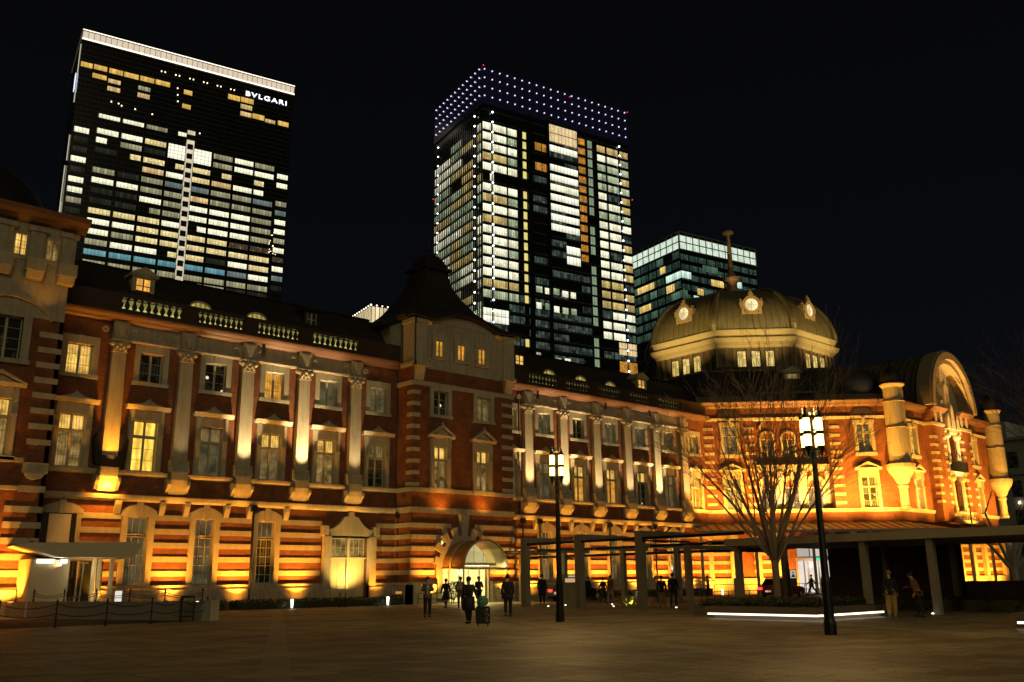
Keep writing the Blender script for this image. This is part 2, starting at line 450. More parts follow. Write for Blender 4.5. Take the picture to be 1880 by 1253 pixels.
def win1(fr, uc, g=GDARKS, w=1.22, z0=1.5, z1=5.35, gtop=None):
    mb = MB(); jw = .34
    for s in (-1, 1):
        a, b = sorted((uc + s * w / 2, uc + s * (w / 2 + jw)))
        mb.box(fr, a, b, -.2, .12, z0 - .02, z1)
    n = 10; pts = [(uc - w / 2 - jw - .08, z1)]
    for i in range(n + 1):
        u = -1 + 2 * i / n; pts.append((uc + u * (w / 2 + jw + .08), z1 + .32 + .38 * (1 - u * u)))
    pts.append((uc + w / 2 + jw + .08, z1)); mb.poly(fr, pts, -.2, .13)
    mb.poly(fr, [(uc - .13, z1 - .02), (uc + .13, z1 - .02), (uc + .2, z1 + .88), (uc - .2, z1 + .88)], .13, .2)
    mb.box(fr, uc - w / 2 - jw, uc + w / 2 + jw, -.3, .2, z0 - .16, z0 - .02)
    o = mb.build('window', STONE, ST)
    zt = z0 + (z1 - z0) * .72
    panes(fr, o, uc, w, zt + .05, z1, gtop or GREYG, nv=3, nh=1, d=-.3, bars=.04)
    panes(fr, o, uc, w, z0, zt - .02, g, nv=3, nh=5, d=-.3, bars=.04)
    return o, (uc - w / 2 - .01, uc + w / 2 + .01, z0 - .1, z1 + .01)

def corbel(fr, uc, z=6.24):
    """short scrolled block that carries the ledge beside a ground floor window"""
    return [(0, z), (.34, z), (.32, z - .25), (.2, z - .55), (.12, z - .75), (0, z - .78)]

def pilaster(fr, uc, bright=False):
    mb = MB(); d = .34
    # slightly tapering shaft
    b = [fr.P(uc - .46, 0, 8.75), fr.P(uc + .46, 0, 8.75), fr.P(uc + .46, d + .06, 8.75), fr.P(uc - .46, d + .06, 8.75)]
    t = [fr.P(uc - .40, 0, 14.86), fr.P(uc + .40, 0, 14.86), fr.P(uc + .40, d, 14.86), fr.P(uc - .40, d, 14.86)]
    ib = [mb.vert(p, (0, p.z)) for p in b]; it = [mb.vert(p, (0, p.z)) for p in t]
    for i in range(4):
        j = (i + 1) % 4; mb.face([ib[i], ib[j], it[j], it[i]])
    mb.box(fr, uc - .46, uc + .46, 0, d + .07, 14.86, 14.94)
    o = mb.build('pilaster', STONE, ST)
    p = MB()
    p.prof(fr, [(0, 8.75), (.46, 8.75), (.5, 8.62), (.46, 8.5), (.54, 8.4), (.58, 8.2), (.58, 8.05), (0, 8.05)], uc - .58, uc + .58)
    p.build('pilaster_base', STONE2, o)
    c = MB(); c.poly(fr, [(uc - .38, 14.94), (uc + .38, 14.94), (uc + .44, 15.2), (uc + .58, 15.42), (uc + .58, 15.52), (uc - .58, 15.52), (uc - .58, 15.42), (uc - .44, 15.2)], 0, d + .05)
    for s in (-1, 1):                                                          # volutes and leaves
        q = fr.P(uc + s * .47, d + .08, 15.33); c.ball(q, .14, .14, .14, 8, 5)
        q = fr.P(uc + s * .2, d + .1, 15.2); c.ball(q, .11, .11, .16, 8, 5)
        q = fr.P(uc + s * .3, d + .08, 15.05); c.ball(q, .09, .09, .12, 8, 5)
    c.ball(fr.P(uc, d + .12, 15.35), .12, .12, .14, 8, 5); c.ball(fr.P(uc, d + .1, 15.08), .1, .1, .13, 8, 5)
    c.box(fr, uc - .6, uc + .6, 0, d + .18, 15.52, 15.6)
    c.build('capital', STONE, o)
    # pedestal bracket on the balcony line
    k = MB(); k.prof(fr, [(0, 8.05), (.62, 8.05), (.62, 7.55), (.5, 7.2), (.38, 6.95), (.3, 6.72), (0, 6.7)], uc - .5, uc + .5)
    for s in (-1, 1): k.prof(fr, [(0, 7.6), (.5, 7.6), (.66, 7.45), (.66, 7.25), (.5, 7.1), (.36, 6.95), (.3, 6.8), (0, 6.75)], uc + s * .6 - .09, uc + s * .6 + .09)
    k.build('bracket', STONE, o)
    f = MB(); f.poly(fr, [(uc - .34, 15.6), (uc + .34, 15.6), (uc + .45, 16.0), (uc + .45, 16.75), (uc - .45, 16.75), (uc - .45, 16.0)], 0, .4)
    f.poly(fr, [(uc - .1, 15.75), (uc + .1, 15.75), (uc + .3, 16.6), (uc - .3, 16.6)], .4, .52)
    f.build('frieze_block', STONE2, o)
    return o

WING = Fr(0, 55)
W00 = Fr(0, 0)
LB = [17.85 + 4.11 * k for k in range(5)]        # pilaster axes, left wing
RB = [50.9 + 4.11 * k for k in range(6)]

def wing(fr, u0, u1, pil, w3, w2, w1, corn_u, door=None):
    holes = []
    for uc, g in w3: holes.append(win3(fr, uc, g)[1])
    for uc, gt, gb in w2: holes.append(win2(fr, uc, gt, gb)[1])
    for uc, g in w1: holes.append(win1(fr, uc, g)[1])
    if door: holes.append((door - 1.45, door + 1.45, .4, 4.75))
    walls(fr, u0, u1, .3, 17.0, holes)
    for p in pil: pilaster(fr, p)
    cuts = [(uc - .97, uc + .97) for uc, g in w1]
    if door: cuts.append((door - 2.15, door + 2.15))
    bands(fr, u0, u1, cuts)
    # plinth
    mb = MB()
    pc = [(door - 1.5, door + 1.5)] if door else []
    for a, b in segs(u0, u1, pc): mb.prof(fr, [(0, .0), (.42, .0), (.42, 1.2), (.28, 1.3), (.28, 1.45), (0, 1.46)], a, b)
    mb.build('plinth', STONEG, ST)
    # ledge at the first floor with corbels beside the windows
    mb = MB(); mb.prof(fr, [(0, 6.2), (.2, 6.2), (.32, 6.32), (.36, 6.48), (.36, 6.56), (0, 6.6)], u0, u1)
    for uc, g in w1:
        for s in (-1, 1): mb.prof(fr, corbel(fr, uc), uc + s * 1.28 - .17, uc + s * 1.28 + .17)
    mb.build('ledge', STONE, ST)
    mb = MB()                                                                   # second floor sill line
    for a, b in segs(u0, u1, [(p - .6, p + .6) for p in pil]): mb.prof(fr, [(0, 7.62), (.16, 7.66), (.28, 7.8), (.3, 7.94), (0, 7.98)], a, b)
    mb.build('sill_course', STONE, ST)
    # frieze between pilasters and moulded cornice
    a, b = corn_u
    mb = MB(); mb.box(fr, a, b, 0, .1, 15.66, 16.72); mb.prof(fr, [(0, 15.6), (.22, 15.6), (.26, 15.7), (.1, 15.74), (0, 15.74)], a, b)
    for p in pil:
        for s in (-1, 1): mb.lathe
    mb.build('frieze', STONE2, ST)
    mb = MB(); mb.prof(fr, [(0, 16.7), (.3, 16.7), (.42, 16.8), (.66, 16.86), (.8, 17.0), (.86, 17.12), (.86, 17.18), (0, 17.3)], u0, u1)
    mb.build('cornice', CORN, ST)
    ro = MB()
    for p in pil:
        for s in (-1, 1):
            fr2 = fr; uc = p + s * .85
            ro.ring(fr2, uc, 16.2, .08, .2, 0, 360, 12, .1, .17)
    ro.build('frieze_rosette', STONE, ST)

def balustrade(fr, piers, u0, u1, d=.3, z=17.3, n=9, pw=.46):
    """dark parapet: rails and piers with balusters between them, pale gutter wall behind"""
    o = MB(); o.box(fr, u0, u1, d - .3, d, z, z + .28); o.box(fr, u0, u1, d - .36, d + .06, z + .98, z + 1.22)
    cells = segs(u0, u1, [(p - pw, p + pw) for p in piers])
    for p in piers: o.box(fr, max(p - pw, u0), min(p + pw, u1), d - .34, d + .03, z + .28, z + .98)
    b = MB()
    for a, c in cells:
        if c - a > 4 or c - a < 1.5: o.box(fr, a, c, d - .32, d, z + .28, z + .98); continue
        m = n; st = (c - a) / m
        for i in range(m + 1):
            x = min(max(a + st * i, a + .04), c - .04); q = fr.P(x, d - .15, 0)
            b.lathe(q.x, q.y, [(.09, z + .28), (.09, z + .34), (.15, z + .45), (.17, z + .55), (.12, z + .68), (.065, z + .8), (.065, z + .86), (.11, z + .92), (.11, z + .98)], 6)
    root = o.build('balustrade', COPPERD, ST)
    b.build('baluster', COPPERD, root)
    MB().box(fr, u0, u1, d - 1.0, d - .9, z - .2, z + 1.1).build('gutter_wall', STONE, root)
    return root

GUT = []   # gutters that carry light strips
# left wing -------------------------------------------------------------
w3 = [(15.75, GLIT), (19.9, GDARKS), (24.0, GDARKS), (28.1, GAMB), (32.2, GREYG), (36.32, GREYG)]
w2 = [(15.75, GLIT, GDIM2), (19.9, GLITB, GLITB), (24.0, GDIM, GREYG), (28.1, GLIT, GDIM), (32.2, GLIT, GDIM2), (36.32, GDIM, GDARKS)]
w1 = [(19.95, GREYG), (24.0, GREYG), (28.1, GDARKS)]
DOOR = 34.25
wing(WING, 13.9, 38.2, LB, w3, w2, w1, (17.4, 34.8), DOOR)
balustrade(WING, [17.2, 21.98, 26.08, 30.2, 34.9], 17.0, 35.2)
MB().box(WING, 13.9, 17.0, 0, .34, 17.3, 18.5).box(WING, 35.2, 38.2, 0, .34, 17.3, 18.5).build('parapet', COPPERD, ST)
# right wing ------------------------------------------------------------
g2 = [(GDIM, GREYG), (GLIT, GAMB), (GLIT, GAMB), (GLIT, GDARKS), (GDIM, GREYG)]
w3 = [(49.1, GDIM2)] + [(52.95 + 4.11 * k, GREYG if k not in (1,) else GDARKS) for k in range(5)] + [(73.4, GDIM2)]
w2 = [(49.1, GDIM, GDIM)] + [(52.95 + 4.11 * k, *g2[k]) for k in range(5)] + [(73.4, GLIT, GAMB)]
w1 = [(52.95 + 4.11 * k, GDIM) for k in range(5)]
wing(WING, 47.3, 75.2, RB, w3, w2, w1, (50.5, 72.0))
balustrade(WING, [50.6] + RB[1:5] + [71.9], 50.3, 72.2)
MB().box(WING, 47.3, 50.3, 0, .34, 17.3, 18.5).box(WING, 72.2, 75.2, 0, .34, 17.3, 18.5).build('parapet', COPPERD, ST)

# bricked ground floor opening with a blank board (left bay)
fb = WING
mb = MB(); mb.box(fb, 14.62, 14.9, 0, .14, 1.5, 5.42); mb.box(fb, 16.25, 16.75, 0, .14, 1.5, 5.42)
n = 10; pts = [(14.55, 5.42)] + [(15.7 + 1.15 * (-1 + 2 * i / n), 5.62 + .42 * (1 - (-1 + 2 * i / n) ** 2)) for i in range(n + 1)] + [(16.85, 5.42)]
mb.poly(fb, pts, 0, .15); mb.box(fb, 15.5, 15.86, .15, .22, 5.4, 6.15)
o = mb.build('board_surround', STONE, ST)
MB().box(fb, 14.7, 16.45, .15, .3, 3.75, 5.4).build('board_recess', DKMETAL, o)
MB().box(fb, 15.0, 16.15, .3, .34, 3.8, 5.34).build('blank_board', mat('board_cream', (.75, .68, .48), .7), o)

# stone doorway of the left wing
fd = WING
mb = MB()
for s in (-1, 1):
    a, b = sorted((DOOR + s * 1.5, DOOR + s * 2.05)); mb.box(fd, a, b, 0, .34, .4, 4.55)
    a, b = sorted((DOOR + s * 1.55, DOOR + s * 2.0)); mb.box(fd, a, b, .34, .42, 3.9, 4.5)
    a, b = sorted((DOOR + s * 1.82, DOOR + s * 2.22)); mb.box(fd, a, b, 0, .46, 4.55, 5.2)
pts = [(DOOR - 1.85, 4.55), (DOOR + 1.85, 4.55), (DOOR + 1.85, 4.98)]
for i in range(9):
    t = i / 8; pts.append((DOOR + 1.8 - 1.25 * t, 4.98 + .85 * t ** 2.3))
pts += [(DOOR + .24, 5.85), (DOOR + .22, 6.15), (DOOR - .22, 6.15), (DOOR - .24, 5.85)]
for i in range(8, -1, -1):
    t = i / 8; pts.append((DOOR - 1.8 + 1.25 * t, 4.98 + .85 * t ** 2.3))
pts.append((DOOR - 1.85, 4.98)); mb.poly(fd, pts, 0, .3)
for s in (-1, 1):
    a, b = sorted((DOOR + s * .6, DOOR + s * 1.48)); mb.box(fd, DOOR - 1.5, DOOR + 1.5, -.05, .28, 4.45, 4.55)
o = mb.build('doorway', STONE, ST)
for s in (-1, 1):
    c = DOOR + s * .72
    panes(fd, o, c, 1.3, 3.15, 4.42, GDIM2, nv=3, nh=2, d=-.2)
    MB().box(fd, c - .66, c + .66, -.2, -.16, .45, 3.05).build('door_panel', mat('door_panel_cream', (.5, .42, .24), .35, spec=.6), o)
    MB().box(fd, c - .01, c + .01, -.16, -.13, .45, 3.05).box(fd, c - .66, c - .62, -.16, -.12, .45, 3.05).box(fd, c + .62, c + .66, -.16, -.12, .45, 3.05).build('door_trim', FRAME, o)
MB().box(fd, DOOR - .09, DOOR + .09, -.2, .0, .45, 4.45).box(fd, DOOR - 1.45, DOOR + 1.45, -.2, -.02, 3.05, 3.15).build('door_mullion', FRAME, o)
MB().quad(fd, DOOR - 1.46, DOOR + 1.46, -.25, .4, 4.75).build('door_backing', GDIM, o, fix=False)

# central projecting tower ----------------------------------------------
TW = Fr(0, 53); TS = Fr(38.0, 55, -90)      # front and left flank (u runs towards the plaza)
TX0, TX1, TC = 38.0, 47.6, 42.6
h = []
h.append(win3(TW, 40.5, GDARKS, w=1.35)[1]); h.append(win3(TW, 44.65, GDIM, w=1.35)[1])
h.append(win2(TW, 40.5, GLIT, GDIM2, w=1.2, ped='fancy')[1]); h.append(win2(TW, 44.5, GLIT, GDIM2, w=1.2, ped='fancy')[1])
h.append((TC - 1.95, TC + 1.95, .3, 4.35))
walls(TW, TX0, TX1, .3, 16.7, h)
walls(TS, 0, 2, .3, 16.7, []); walls(Fr(47.6, 53, 90), 0, 2, .3, 16.7, [])
acuts = [(TC - 2.55, TC + 2.55)]
bands(TW, TX0 - .02, TX1, acuts, tops=[2.28, 3.1, 3.9]); bands(TW, TX0 - .02, TX1, [(TC - 1.9, TC + 1.9)], tops=[4.7]); bands(TW, TX0 - .02, TX1, [(TC - 1.1, TC + 1.1)], tops=[5.5])
bands(TS, 0, 2.05, []); MB().prof(TS, [(0, 0), (.4, 0), (.4, 1.3), (.25, 1.45), (0, 1.46)], 0, 2.4).build('plinth', STONEG, ST)
mb = MB()
for a, b in ((TX0 - .4, TC - 2.6), (TC + 2.6, TX1 + .2)): mb.prof(TW, [(0, 0), (.4, 0), (.4, 1.3), (.25, 1.45), (0, 1.46)], a, b)
mb.build('plinth', STONEG, ST)
q = MB()
for k in range(9):
    zt = 14.95 - .83 * k
    if zt < 8.2: break
    q.box(TW, TX0 - .06, TX0 + .62, -.02, .06, zt - .28, zt); q.box(TW, TX1 - 1.15, TX1, -.02, .06, zt - .28, zt)
    q.box(TS, 1.35, 2.0, -.02, .06, zt - .28, zt)
q.build('quoin', STONE, ST)
mb = MB(); mb.box(TW, TX0 - .1, TX1 + .1, -.02, .14, 7.66, 7.95); mb.box(TS, 0, 2.1, -.02, .14, 7.66, 7.95)
mb.box(TW, TX0 - .08, TX1 + .08, -.02, .1, 6.2, 6.6); mb.box(TS, 0, 2.08, -.02, .1, 6.2, 6.6)
mb.box(TW, TX0 - .08, TX1 + .08, -.02, .1, 15.35, 15.68); mb.box(TS, 0, 2.08, -.02, .1, 15.35, 15.68)
mb.build('stone_band', STONE, ST)
# arch of voussoirs
mb = MB()
mb.ring(TW, TC, 2.35, 1.92, 2.35, 0, 180, 24, -.3, .18)
for i in range(9):
    a0 = 4 + i * 19.6
    if i == 4: continue
    mb.ring(TW, TC, 2.35, 2.36, 3.0 if i not in (0, 8) else 2.7, a0, a0 + 11, 3, -.02, .2)
for s in (-1, 1): mb.box(TW, *sorted((TC + s * 1.92, TC + s * 2.35)), -.3, .18, .3, 2.35)
for s in (-1, 1):                                                               # stepped bands meeting the arch
    for (z0, ua, ub) in ((5.2, 1.15, 1.6), (4.4, 1.75, 2.2)):
        mb.poly(TW, [(TC + s * ub, z0 + .3), (TC + s * (ub + .35), z0), (TC + s * (ua + .55), z0 - .62), (TC + s * (ua + .25), z0 - .55)], -.01, .09)
mb.poly(TW, [(TC - .22, 4.3), (TC + .22, 4.3), (TC + .42, 6.2), (TC - .42, 6.2)], .0, .3)
mb.build('entrance_arch', STONE, ST)
MB().quad(TW, TC - 1.95, TC + 1.95, -1.6, .3, 4.4).build('lobby_wall', windowmat('lobby_glow', (1, .72, .2), 1.5, pitch=.95, bar=.06, var=.15, soft=.2), ST, fix=False)
# attic storey of the tower in stone
mb = MB()
mb.box(TW, TX0, TX1, -9.6, 0, 16.7, 20.35)
ar = [(TC - 3.0, 20.3), (TC + 3.0, 20.3)] + [(TC + 3.0 * math.cos(math.radians(a)), 20.3 + .75 * math.sin(math.radians(a))) for a in range(15, 180, 15)]
mb.poly(TW, ar, -.6, .06)
o = mb.build('attic', STONE2, ST)
mb = MB()
for s, u in ((-1, TX0 + .45), (1, TX1 - .5)):
    mb.box(TW, u - .55, u + .55, 0, .26, 17.0, 20.0); mb.box(TW, u - .68, u + .68, 0, .4, 16.75, 17.0); mb.box(TW, u - .62, u + .62, 0, .36, 20.0, 20.3)
    mb.prof(TW, [(0, 16.75), (.4, 16.75), (.26, 16.3), (.1, 15.7), (0, 15.7)], u - .4, u + .4)
mb.box(TS, .95, 2.26, 0, .2, 17.0, 20.0); mb.box(TS, .8, 2.4, 0, .34, 16.75, 17.0); mb.box(TS, .85, 2.36, 0, .3, 20.0, 20.3)
mb.prof(TW, [(0, 19.95), (.1, 19.95), (.22, 20.15), (.3, 20.2), (.3, 20.3), (0, 20.3)], TX0, TC - 3.1); mb.prof(TW, [(0, 19.95), (.1, 19.95), (.22, 20.15), (.3, 20.2), (.3, 20.3), (0, 20.3)], TC + 3.1, TX1)
mb.ring(TW, TC, 20.3, 3.0, 3.3, 0, 1, 1, 0, .1)
for u in (39.3, 41.35, 43.4, 45.45): mb.box(TW, u - .05, u + .05, 0, .09, 17.3, 19.7)
mb.build('attic_pier', STONE, o)
for u, g in ((40.27, GAMB), (42.35, GAMB), (44.4, GAMB)):
    mb = MB(); w = .74
    for s in (-1, 1): mb.box(TW, *sorted((u + s * w / 2, u + s * (w / 2 + .3))), .0, .16, 17.7, 18.95)
    mb.box(TW, u - w / 2 - .3, u + w / 2 + .3, .0, .17, 18.95, 19.4); mb.box(TW, u - .16, u + .16, .17, .24, 18.97, 19.5); mb.box(TW, u - w / 2 - .36, u + w / 2 + .36, .0, .22, 17.5, 17.7)
    wo = mb.build('window', STONE, ST); panes(TW, wo, u, w, 17.7, 18.95, g, d=.03, nh=3, midw=.07)
# pagoda roof of the tower: stacked pyramidal frusta with a flared skirt
def frusta(cx, cy, rows, name, m, parent, wave=None, rot=0):
    """rows: (half x, half y, z)"""
    mb = MB(); R = []
    for hx, hy, z in rows:
        R.append([mb.vert((cx + a * hx, cy + b * hy, z), (a * hx, z)) for a, b in ((-1, -1), (1, -1), (1, 1), (-1, 1))])
    for k in range(len(R) - 1):
        for i in range(4):
            j = (i + 1) % 4; mb.face([R[k][i], R[k][j], R[k + 1][j], R[k + 1][i]])
    mb.face(R[0][::-1]); mb.face(R[-1])
    return mb.build(name, m, parent)
tcx, tcy = TC + .2, 57.8
def rfrust(rows, name, m, parent):
    mb = MB(); R = []
    for h, y0, z in rows: R.append([mb.vert(q, (q[0] + q[1], z)) for q in ((tcx - h, y0, z), (tcx + h, y0, z), (tcx + h, tcy + h, z), (tcx - h, tcy + h, z))])
    for k in range(len(R) - 1):
        for i in range(4): j = (i + 1) % 4; mb.face([R[k][i], R[k][j], R[k + 1][j], R[k + 1][i]])
    mb.face(R[0][::-1]); mb.face(R[-1]); return mb.build(name, m, parent)
SLR = brickmat('slate_courses', (.030, .024, .018), (.018, .015, .012), (.006, .005, .004), w=.32, h=.2)
rf = rfrust([(5.45, 53.1, 20.36), (5.55, 53.15, 20.6), (4.6, 53.5, 21.05), (3.9, 54.0, 21.5), (3.3, 54.5, 21.95), (2.75, 55.05, 22.5), (2.35, 55.45, 23.1), (1.98, 55.8, 23.6), (1.68, 56.1, 24.15), (1.3, 56.5, 25.0), (1.1, 56.7, 26.15)], 'tower_roof', SLR, ST)
rfrust([(1.35, tcy - 1.35, 26.1), (1.42, tcy - 1.42, 26.3), (1.1, tcy - 1.1, 26.5), (.92, tcy - .92, 27.0), (.6, tcy - .6, 27.5), (.2, tcy - .2, 27.75)], 'lantern_cap', SLATE, rf)
mb = MB()
for i in range(6):
    for s_ in (-1, 1):
        x = tcx - 1.0 + i * .4; mb.box(W00, x - .04, x + .04, -(tcy - 1.16), -(tcy - 1.08), 25.1, 26.05)
mb.build('louvre_post', DKMETAL, rf)
mb = MB(); mb.tube((tcx, tcy, 27.6), (tcx, tcy, 29.6), .05, .015); mb.ball((tcx, tcy, 28.1), .14); mb.tube((tcx - .22, tcy, 28.8), (tcx + .22, tcy, 28.8), .03)
mb.build('finial', DKMETAL, rf)
# curved eyebrow eave over the attic arch
mb = MB()
pts = []
for i in range(25):
    u = TX0 - .6 + (TX1 - TX0 + 1.2) * i / 24; t = (u - TC) / 3.1
    z = 20.32 + (.80 * math.cos(t * PI / 2) ** .8 if abs(t) < 1 else .12 * min(1, (abs(t) - 1) * 2)); pts.append((u, z))
mb.poly(TW, pts + [(u, z + .28) for u, z in pts[::-1]], -2.2, .6)
mb.build('eave', SLATE, rf)

# wing roofs (mansard) ----------------------------------------------------
def mansard(fr, u0, u1, name='roof'):
    mb = MB(); mb.prof(fr, [(-.9, 17.3), (-1.4, 18.7), (-2.2, 19.9), (-3.6, 21.2), (-5.0, 21.55), (-9, 21.6), (-14, 17.0)], u0, u1)
    o = mb.build(name, SLR, ST)
    MB().prof(fr, [(-4.4, 21.4), (-4.3, 21.62), (-4.9, 21.7), (-5.0, 21.5)], u0, u1).build('ridge_cap', DKMETAL, o)
    return o
R1 = mansard(WING, 13.9, 38.2); R2 = mansard(WING, 47.5, 76.5)
def dormer(roof, fr, uc, g, z0=19.2, z1=20.4, w=.95, m=STONE, d=-1.95):
    mb = MB(); hw = w / 2 + .24
    mb.box(fr, uc - hw, uc - w / 2, d - 2.2, d, z0 - .45, z1 + .1); mb.box(fr, uc + w / 2, uc + hw, d - 2.2, d, z0 - .45, z1 + .1)
    mb.box(fr, uc - w / 2, uc + w / 2, d - 2.2, d - .02, z0 - .45, z0); mb.box(fr, uc - w / 2, uc + w / 2, d - 2.2, d - .02, z1, z1 + .1)
    mb.prof(fr, [(d - 2.2, z1 + .1), (d + .1, z1 + .1), (d + .2, z1 + .2), (d + .24, z1 + .3), (d - 2.2, z1 + .3)], uc - hw - .18, uc + hw + .18)
    mb.poly(fr, [(uc - hw - .18, z1 + .3), (uc + hw + .18, z1 + .3), (uc, z1 + .78)], d - 2.2, d + .2)
    o = mb.build('dormer', m, roof)
    gl = MB().quad(fr, uc - w / 2, uc + w / 2, d - .08, z0, z1)
    gl.cur = 1
    gl.box(fr, uc - .05, uc + .05, d - .07, d - .03, z0, z1); gl.box(fr, uc - w / 2, uc + w / 2, d - .07, d - .04, z0 + .7, z0 + .76)
    for s in (-1, 1): gl.box(fr, *sorted((uc + s * w / 2, uc + s * (w / 2 - .05))), d - .07, d - .04, z0, z1)
    gl.build('window', [g, FRAME], roof, fix=False)
    return o
def eyebrow(roof, fr, uc, g, z0=19.1, w=1.3, d=-1.5):
    mb = MB(); n = 10; h = .36
    arc = [(uc + (w / 2 + .12) * math.cos(PI * i / n), z0 - .05 + (h + .13) * math.sin(PI * i / n)) for i in range(n + 1)]
    inn = [(uc + (w / 2) * math.cos(PI * i / n), z0 - .05 + h * math.sin(PI * i / n)) for i in range(n, -1, -1)]
    mb.poly(fr, arc, d - 2.5, d - .06)
    o = mb.build('dormer', SLATE, roof)
    k = MB().poly(fr, inn, d - .06, d - .04); k.cur = 1
    for x in (-.3, .3): k.box(fr, uc + x - .03, uc + x + .03, d - .04, d - .01, z0 - .05, z0 + h * .8)
    k.build('window', [g, FRAME], roof)
    r = MB()
    for i in range(n):
        a, b = arc[i], arc[i + 1]; c, e = inn[n - i], inn[n - i - 1]
        r.face([r.vert(fr.P(p[0], d, p[1])) for p in (a, b, e, c)])
    r.build('dormer_trim', FRAME, roof, fix=False)
    return o
GEYE = curtainmat('glass_lit_eyebrow', (.8, .66, .12), .6, (1, .75, .2), pleat=.4, dark=.5)
dormer(R1, WING, 19.65, curtainmat('glass_lit_orange', (1, .42, .05), 1.3, (1, .5, .1), pleat=.6, dark=.8)); dormer(R1, WING, 31.75, GDARK, w=.8, m=SLATE)
for u in (23.3, 27.3): eyebrow(R1, WING, u, GEYE)
dormer(R2, WING, 52.1, GLIT, m=SLATE); dormer(R2, WING, 68.3, GLIT, m=STONE2)
for u in (55.2, 59.2, 63.2): eyebrow(R2, WING, u, GEYE)

# far left pavilion --------------------------------------------------------
LP = Fr(0, 52.4)
h = []
h.append(win2(LP, 11.2, GLIT, GDIM2, w=1.42, ped='tri')[1]); 
mb = MB(); w = 1.5; u = 11.25
for s in (-1, 1): mb.box(LP, *sorted((u + s * w / 2, u + s * (w / 2 + .42))), -.2, .12, 13.1, 15.4)
mb.box(LP, u - w / 2 - .42, u + w / 2 + .42, -.2, .14, 15.4, 15.75); mb.box(LP, u - w / 2 - .5, u + w / 2 + .5, -.3, .2, 12.85, 13.1)
mb.ring(LP, u, 13.9, 2.55, 2.75, 35, 145, 14, .02, .28)
o = mb.build('window', STONE2, ST); panes(LP, o, u, w, 13.1, 15.4, GDARK, nh=4)
h.append((u - w / 2, u + w / 2, 13.1, 15.4))
walls(LP, 4, 14.0, .3, 15.5, h)
MB().box(LP, 4, 14.0, -8, .03, 15.5, 21.0).build('attic', STONE2, ST)
MB().box(Fr(14.0, 52.4, 90), 0, 2.6, -.2, 0, .3, 15.5).build('wall', BRICK, ST)
bands(LP, 12.2, 14.0, []); q = MB()
for k in range(9):
    zt = 14.8 - .83 * k
    if zt > 8.2: q.box(LP, 12.85, 14.03, -.02, .06, zt - .3, zt)
q.build('quoin', STONE, ST)
mb = MB(); mb.prof(LP, [(0, 0), (.4, 0), (.4, 1.3), (.25, 1.45), (0, 1.46)], 4, 14.2); mb.build('plinth', STONEG, ST)
mb = MB(); mb.box(LP, 12.75, 14.03, -.02, .1, 6.22, 6.55); mb.box(LP, 12.8, 14.05, -.02, .12, 7.2, 7.75)
mb.poly(LP, [(12.9, 7.2), (13.9, 7.2), (13.75, 6.95), (13.4, 6.85), (13.05, 6.95)], 0, .2); mb.box(LP, 4, 12.8, -.02, .2, 7.7, 7.95); mb.box(LP, 4, 12.7, -.02, .25, 6.3, 6.5)
mb.build('stone_band', STONE, ST)
mb = MB(); mb.prof(LP, [(0, 20.7), (.3, 20.8), (.5, 21.0), (.9, 21.15), (1.0, 21.4), (0, 21.5)], 4, 14.6); mb.build('cornice', CORN, ST)
for u in (10.55, 12.15, 13.75):
    mb = MB(); mb.box(LP, u - .38, u + .38, .03, .22, 18.7, 20.3); mb.box(LP, u - .5, u + .5, .03, .34, 20.3, 20.55)
    o = mb.build('attic_pier', STONE2, ST)
    MB().box(LP, u - .48, u + .48, .03, .62, 18.0, 18.7).prof(LP, [(.03, 18.0), (.58, 18.0), (.42, 17.6), (.03, 17.55)], u - .42, u + .42).build('corbel', STONE, o)
for u, g in ((11.35, GLIT), (12.95, GDIM2)):
    mb = MB(); mb.box(LP, u - .42, u + .42, .03, .1, 18.6, 18.78); o = mb.build('window', STONE, ST); panes(LP, o, u, .66, 18.8, 20.05, g, d=.04, nh=3, midw=.06)
mb = MB(); mb.lathe(9.6, 57, [(4.2, 21.4), (4.0, 22.5), (3.3, 23.8), (2.2, 24.7), (.8, 25.1), (.3, 25.4), (.12, 26.5), (.05, 29.5)], 20); mb.build('roof_dome', SLATE, ST, smooth=True)

# black winged uplighter round the foot of the first pilaster
mb = MB()
for s in (-1, 1): mb.poly(WING, [(LB[0] + s * .5, 8.1), (LB[0] + s * .82, 8.3), (LB[0] + s * .95, 9.6), (LB[0] + s * .8, 10.0), (LB[0] + s * .5, 9.9)], .05, .6)
mb.box(WING, LB[0] - .6, LB[0] + .6, .45, .66, 8.06, 8.7); mb.build('uplighter', DKMETAL, ST)
# downpipes
mb = MB()
for fr, u in ((WING, 26.95), (WING, 50.0), (WING, 53.2 - 1.35), (WING, 60.2), (WING, 66.3), (WING, 38.0)):
    d = .5 if fr is WING else .1
    mb.tube(fr.P(u, .45, .5), fr.P(u, .45, 6.1), .07); (mb.tube(fr.P(u, .12, 6.1), fr.P(u, .12, 16.9), .05) if u in (38.0, 50.0) else mb.tube(fr.P(u, .5, 16.2), fr.P(u, .5, 17.0), .1))
    mb.box(fr, u - .16, u + .16, .3, .62, 5.9, 6.3)
MB_DP = mb.build('downpipe', DKMETAL, ST)
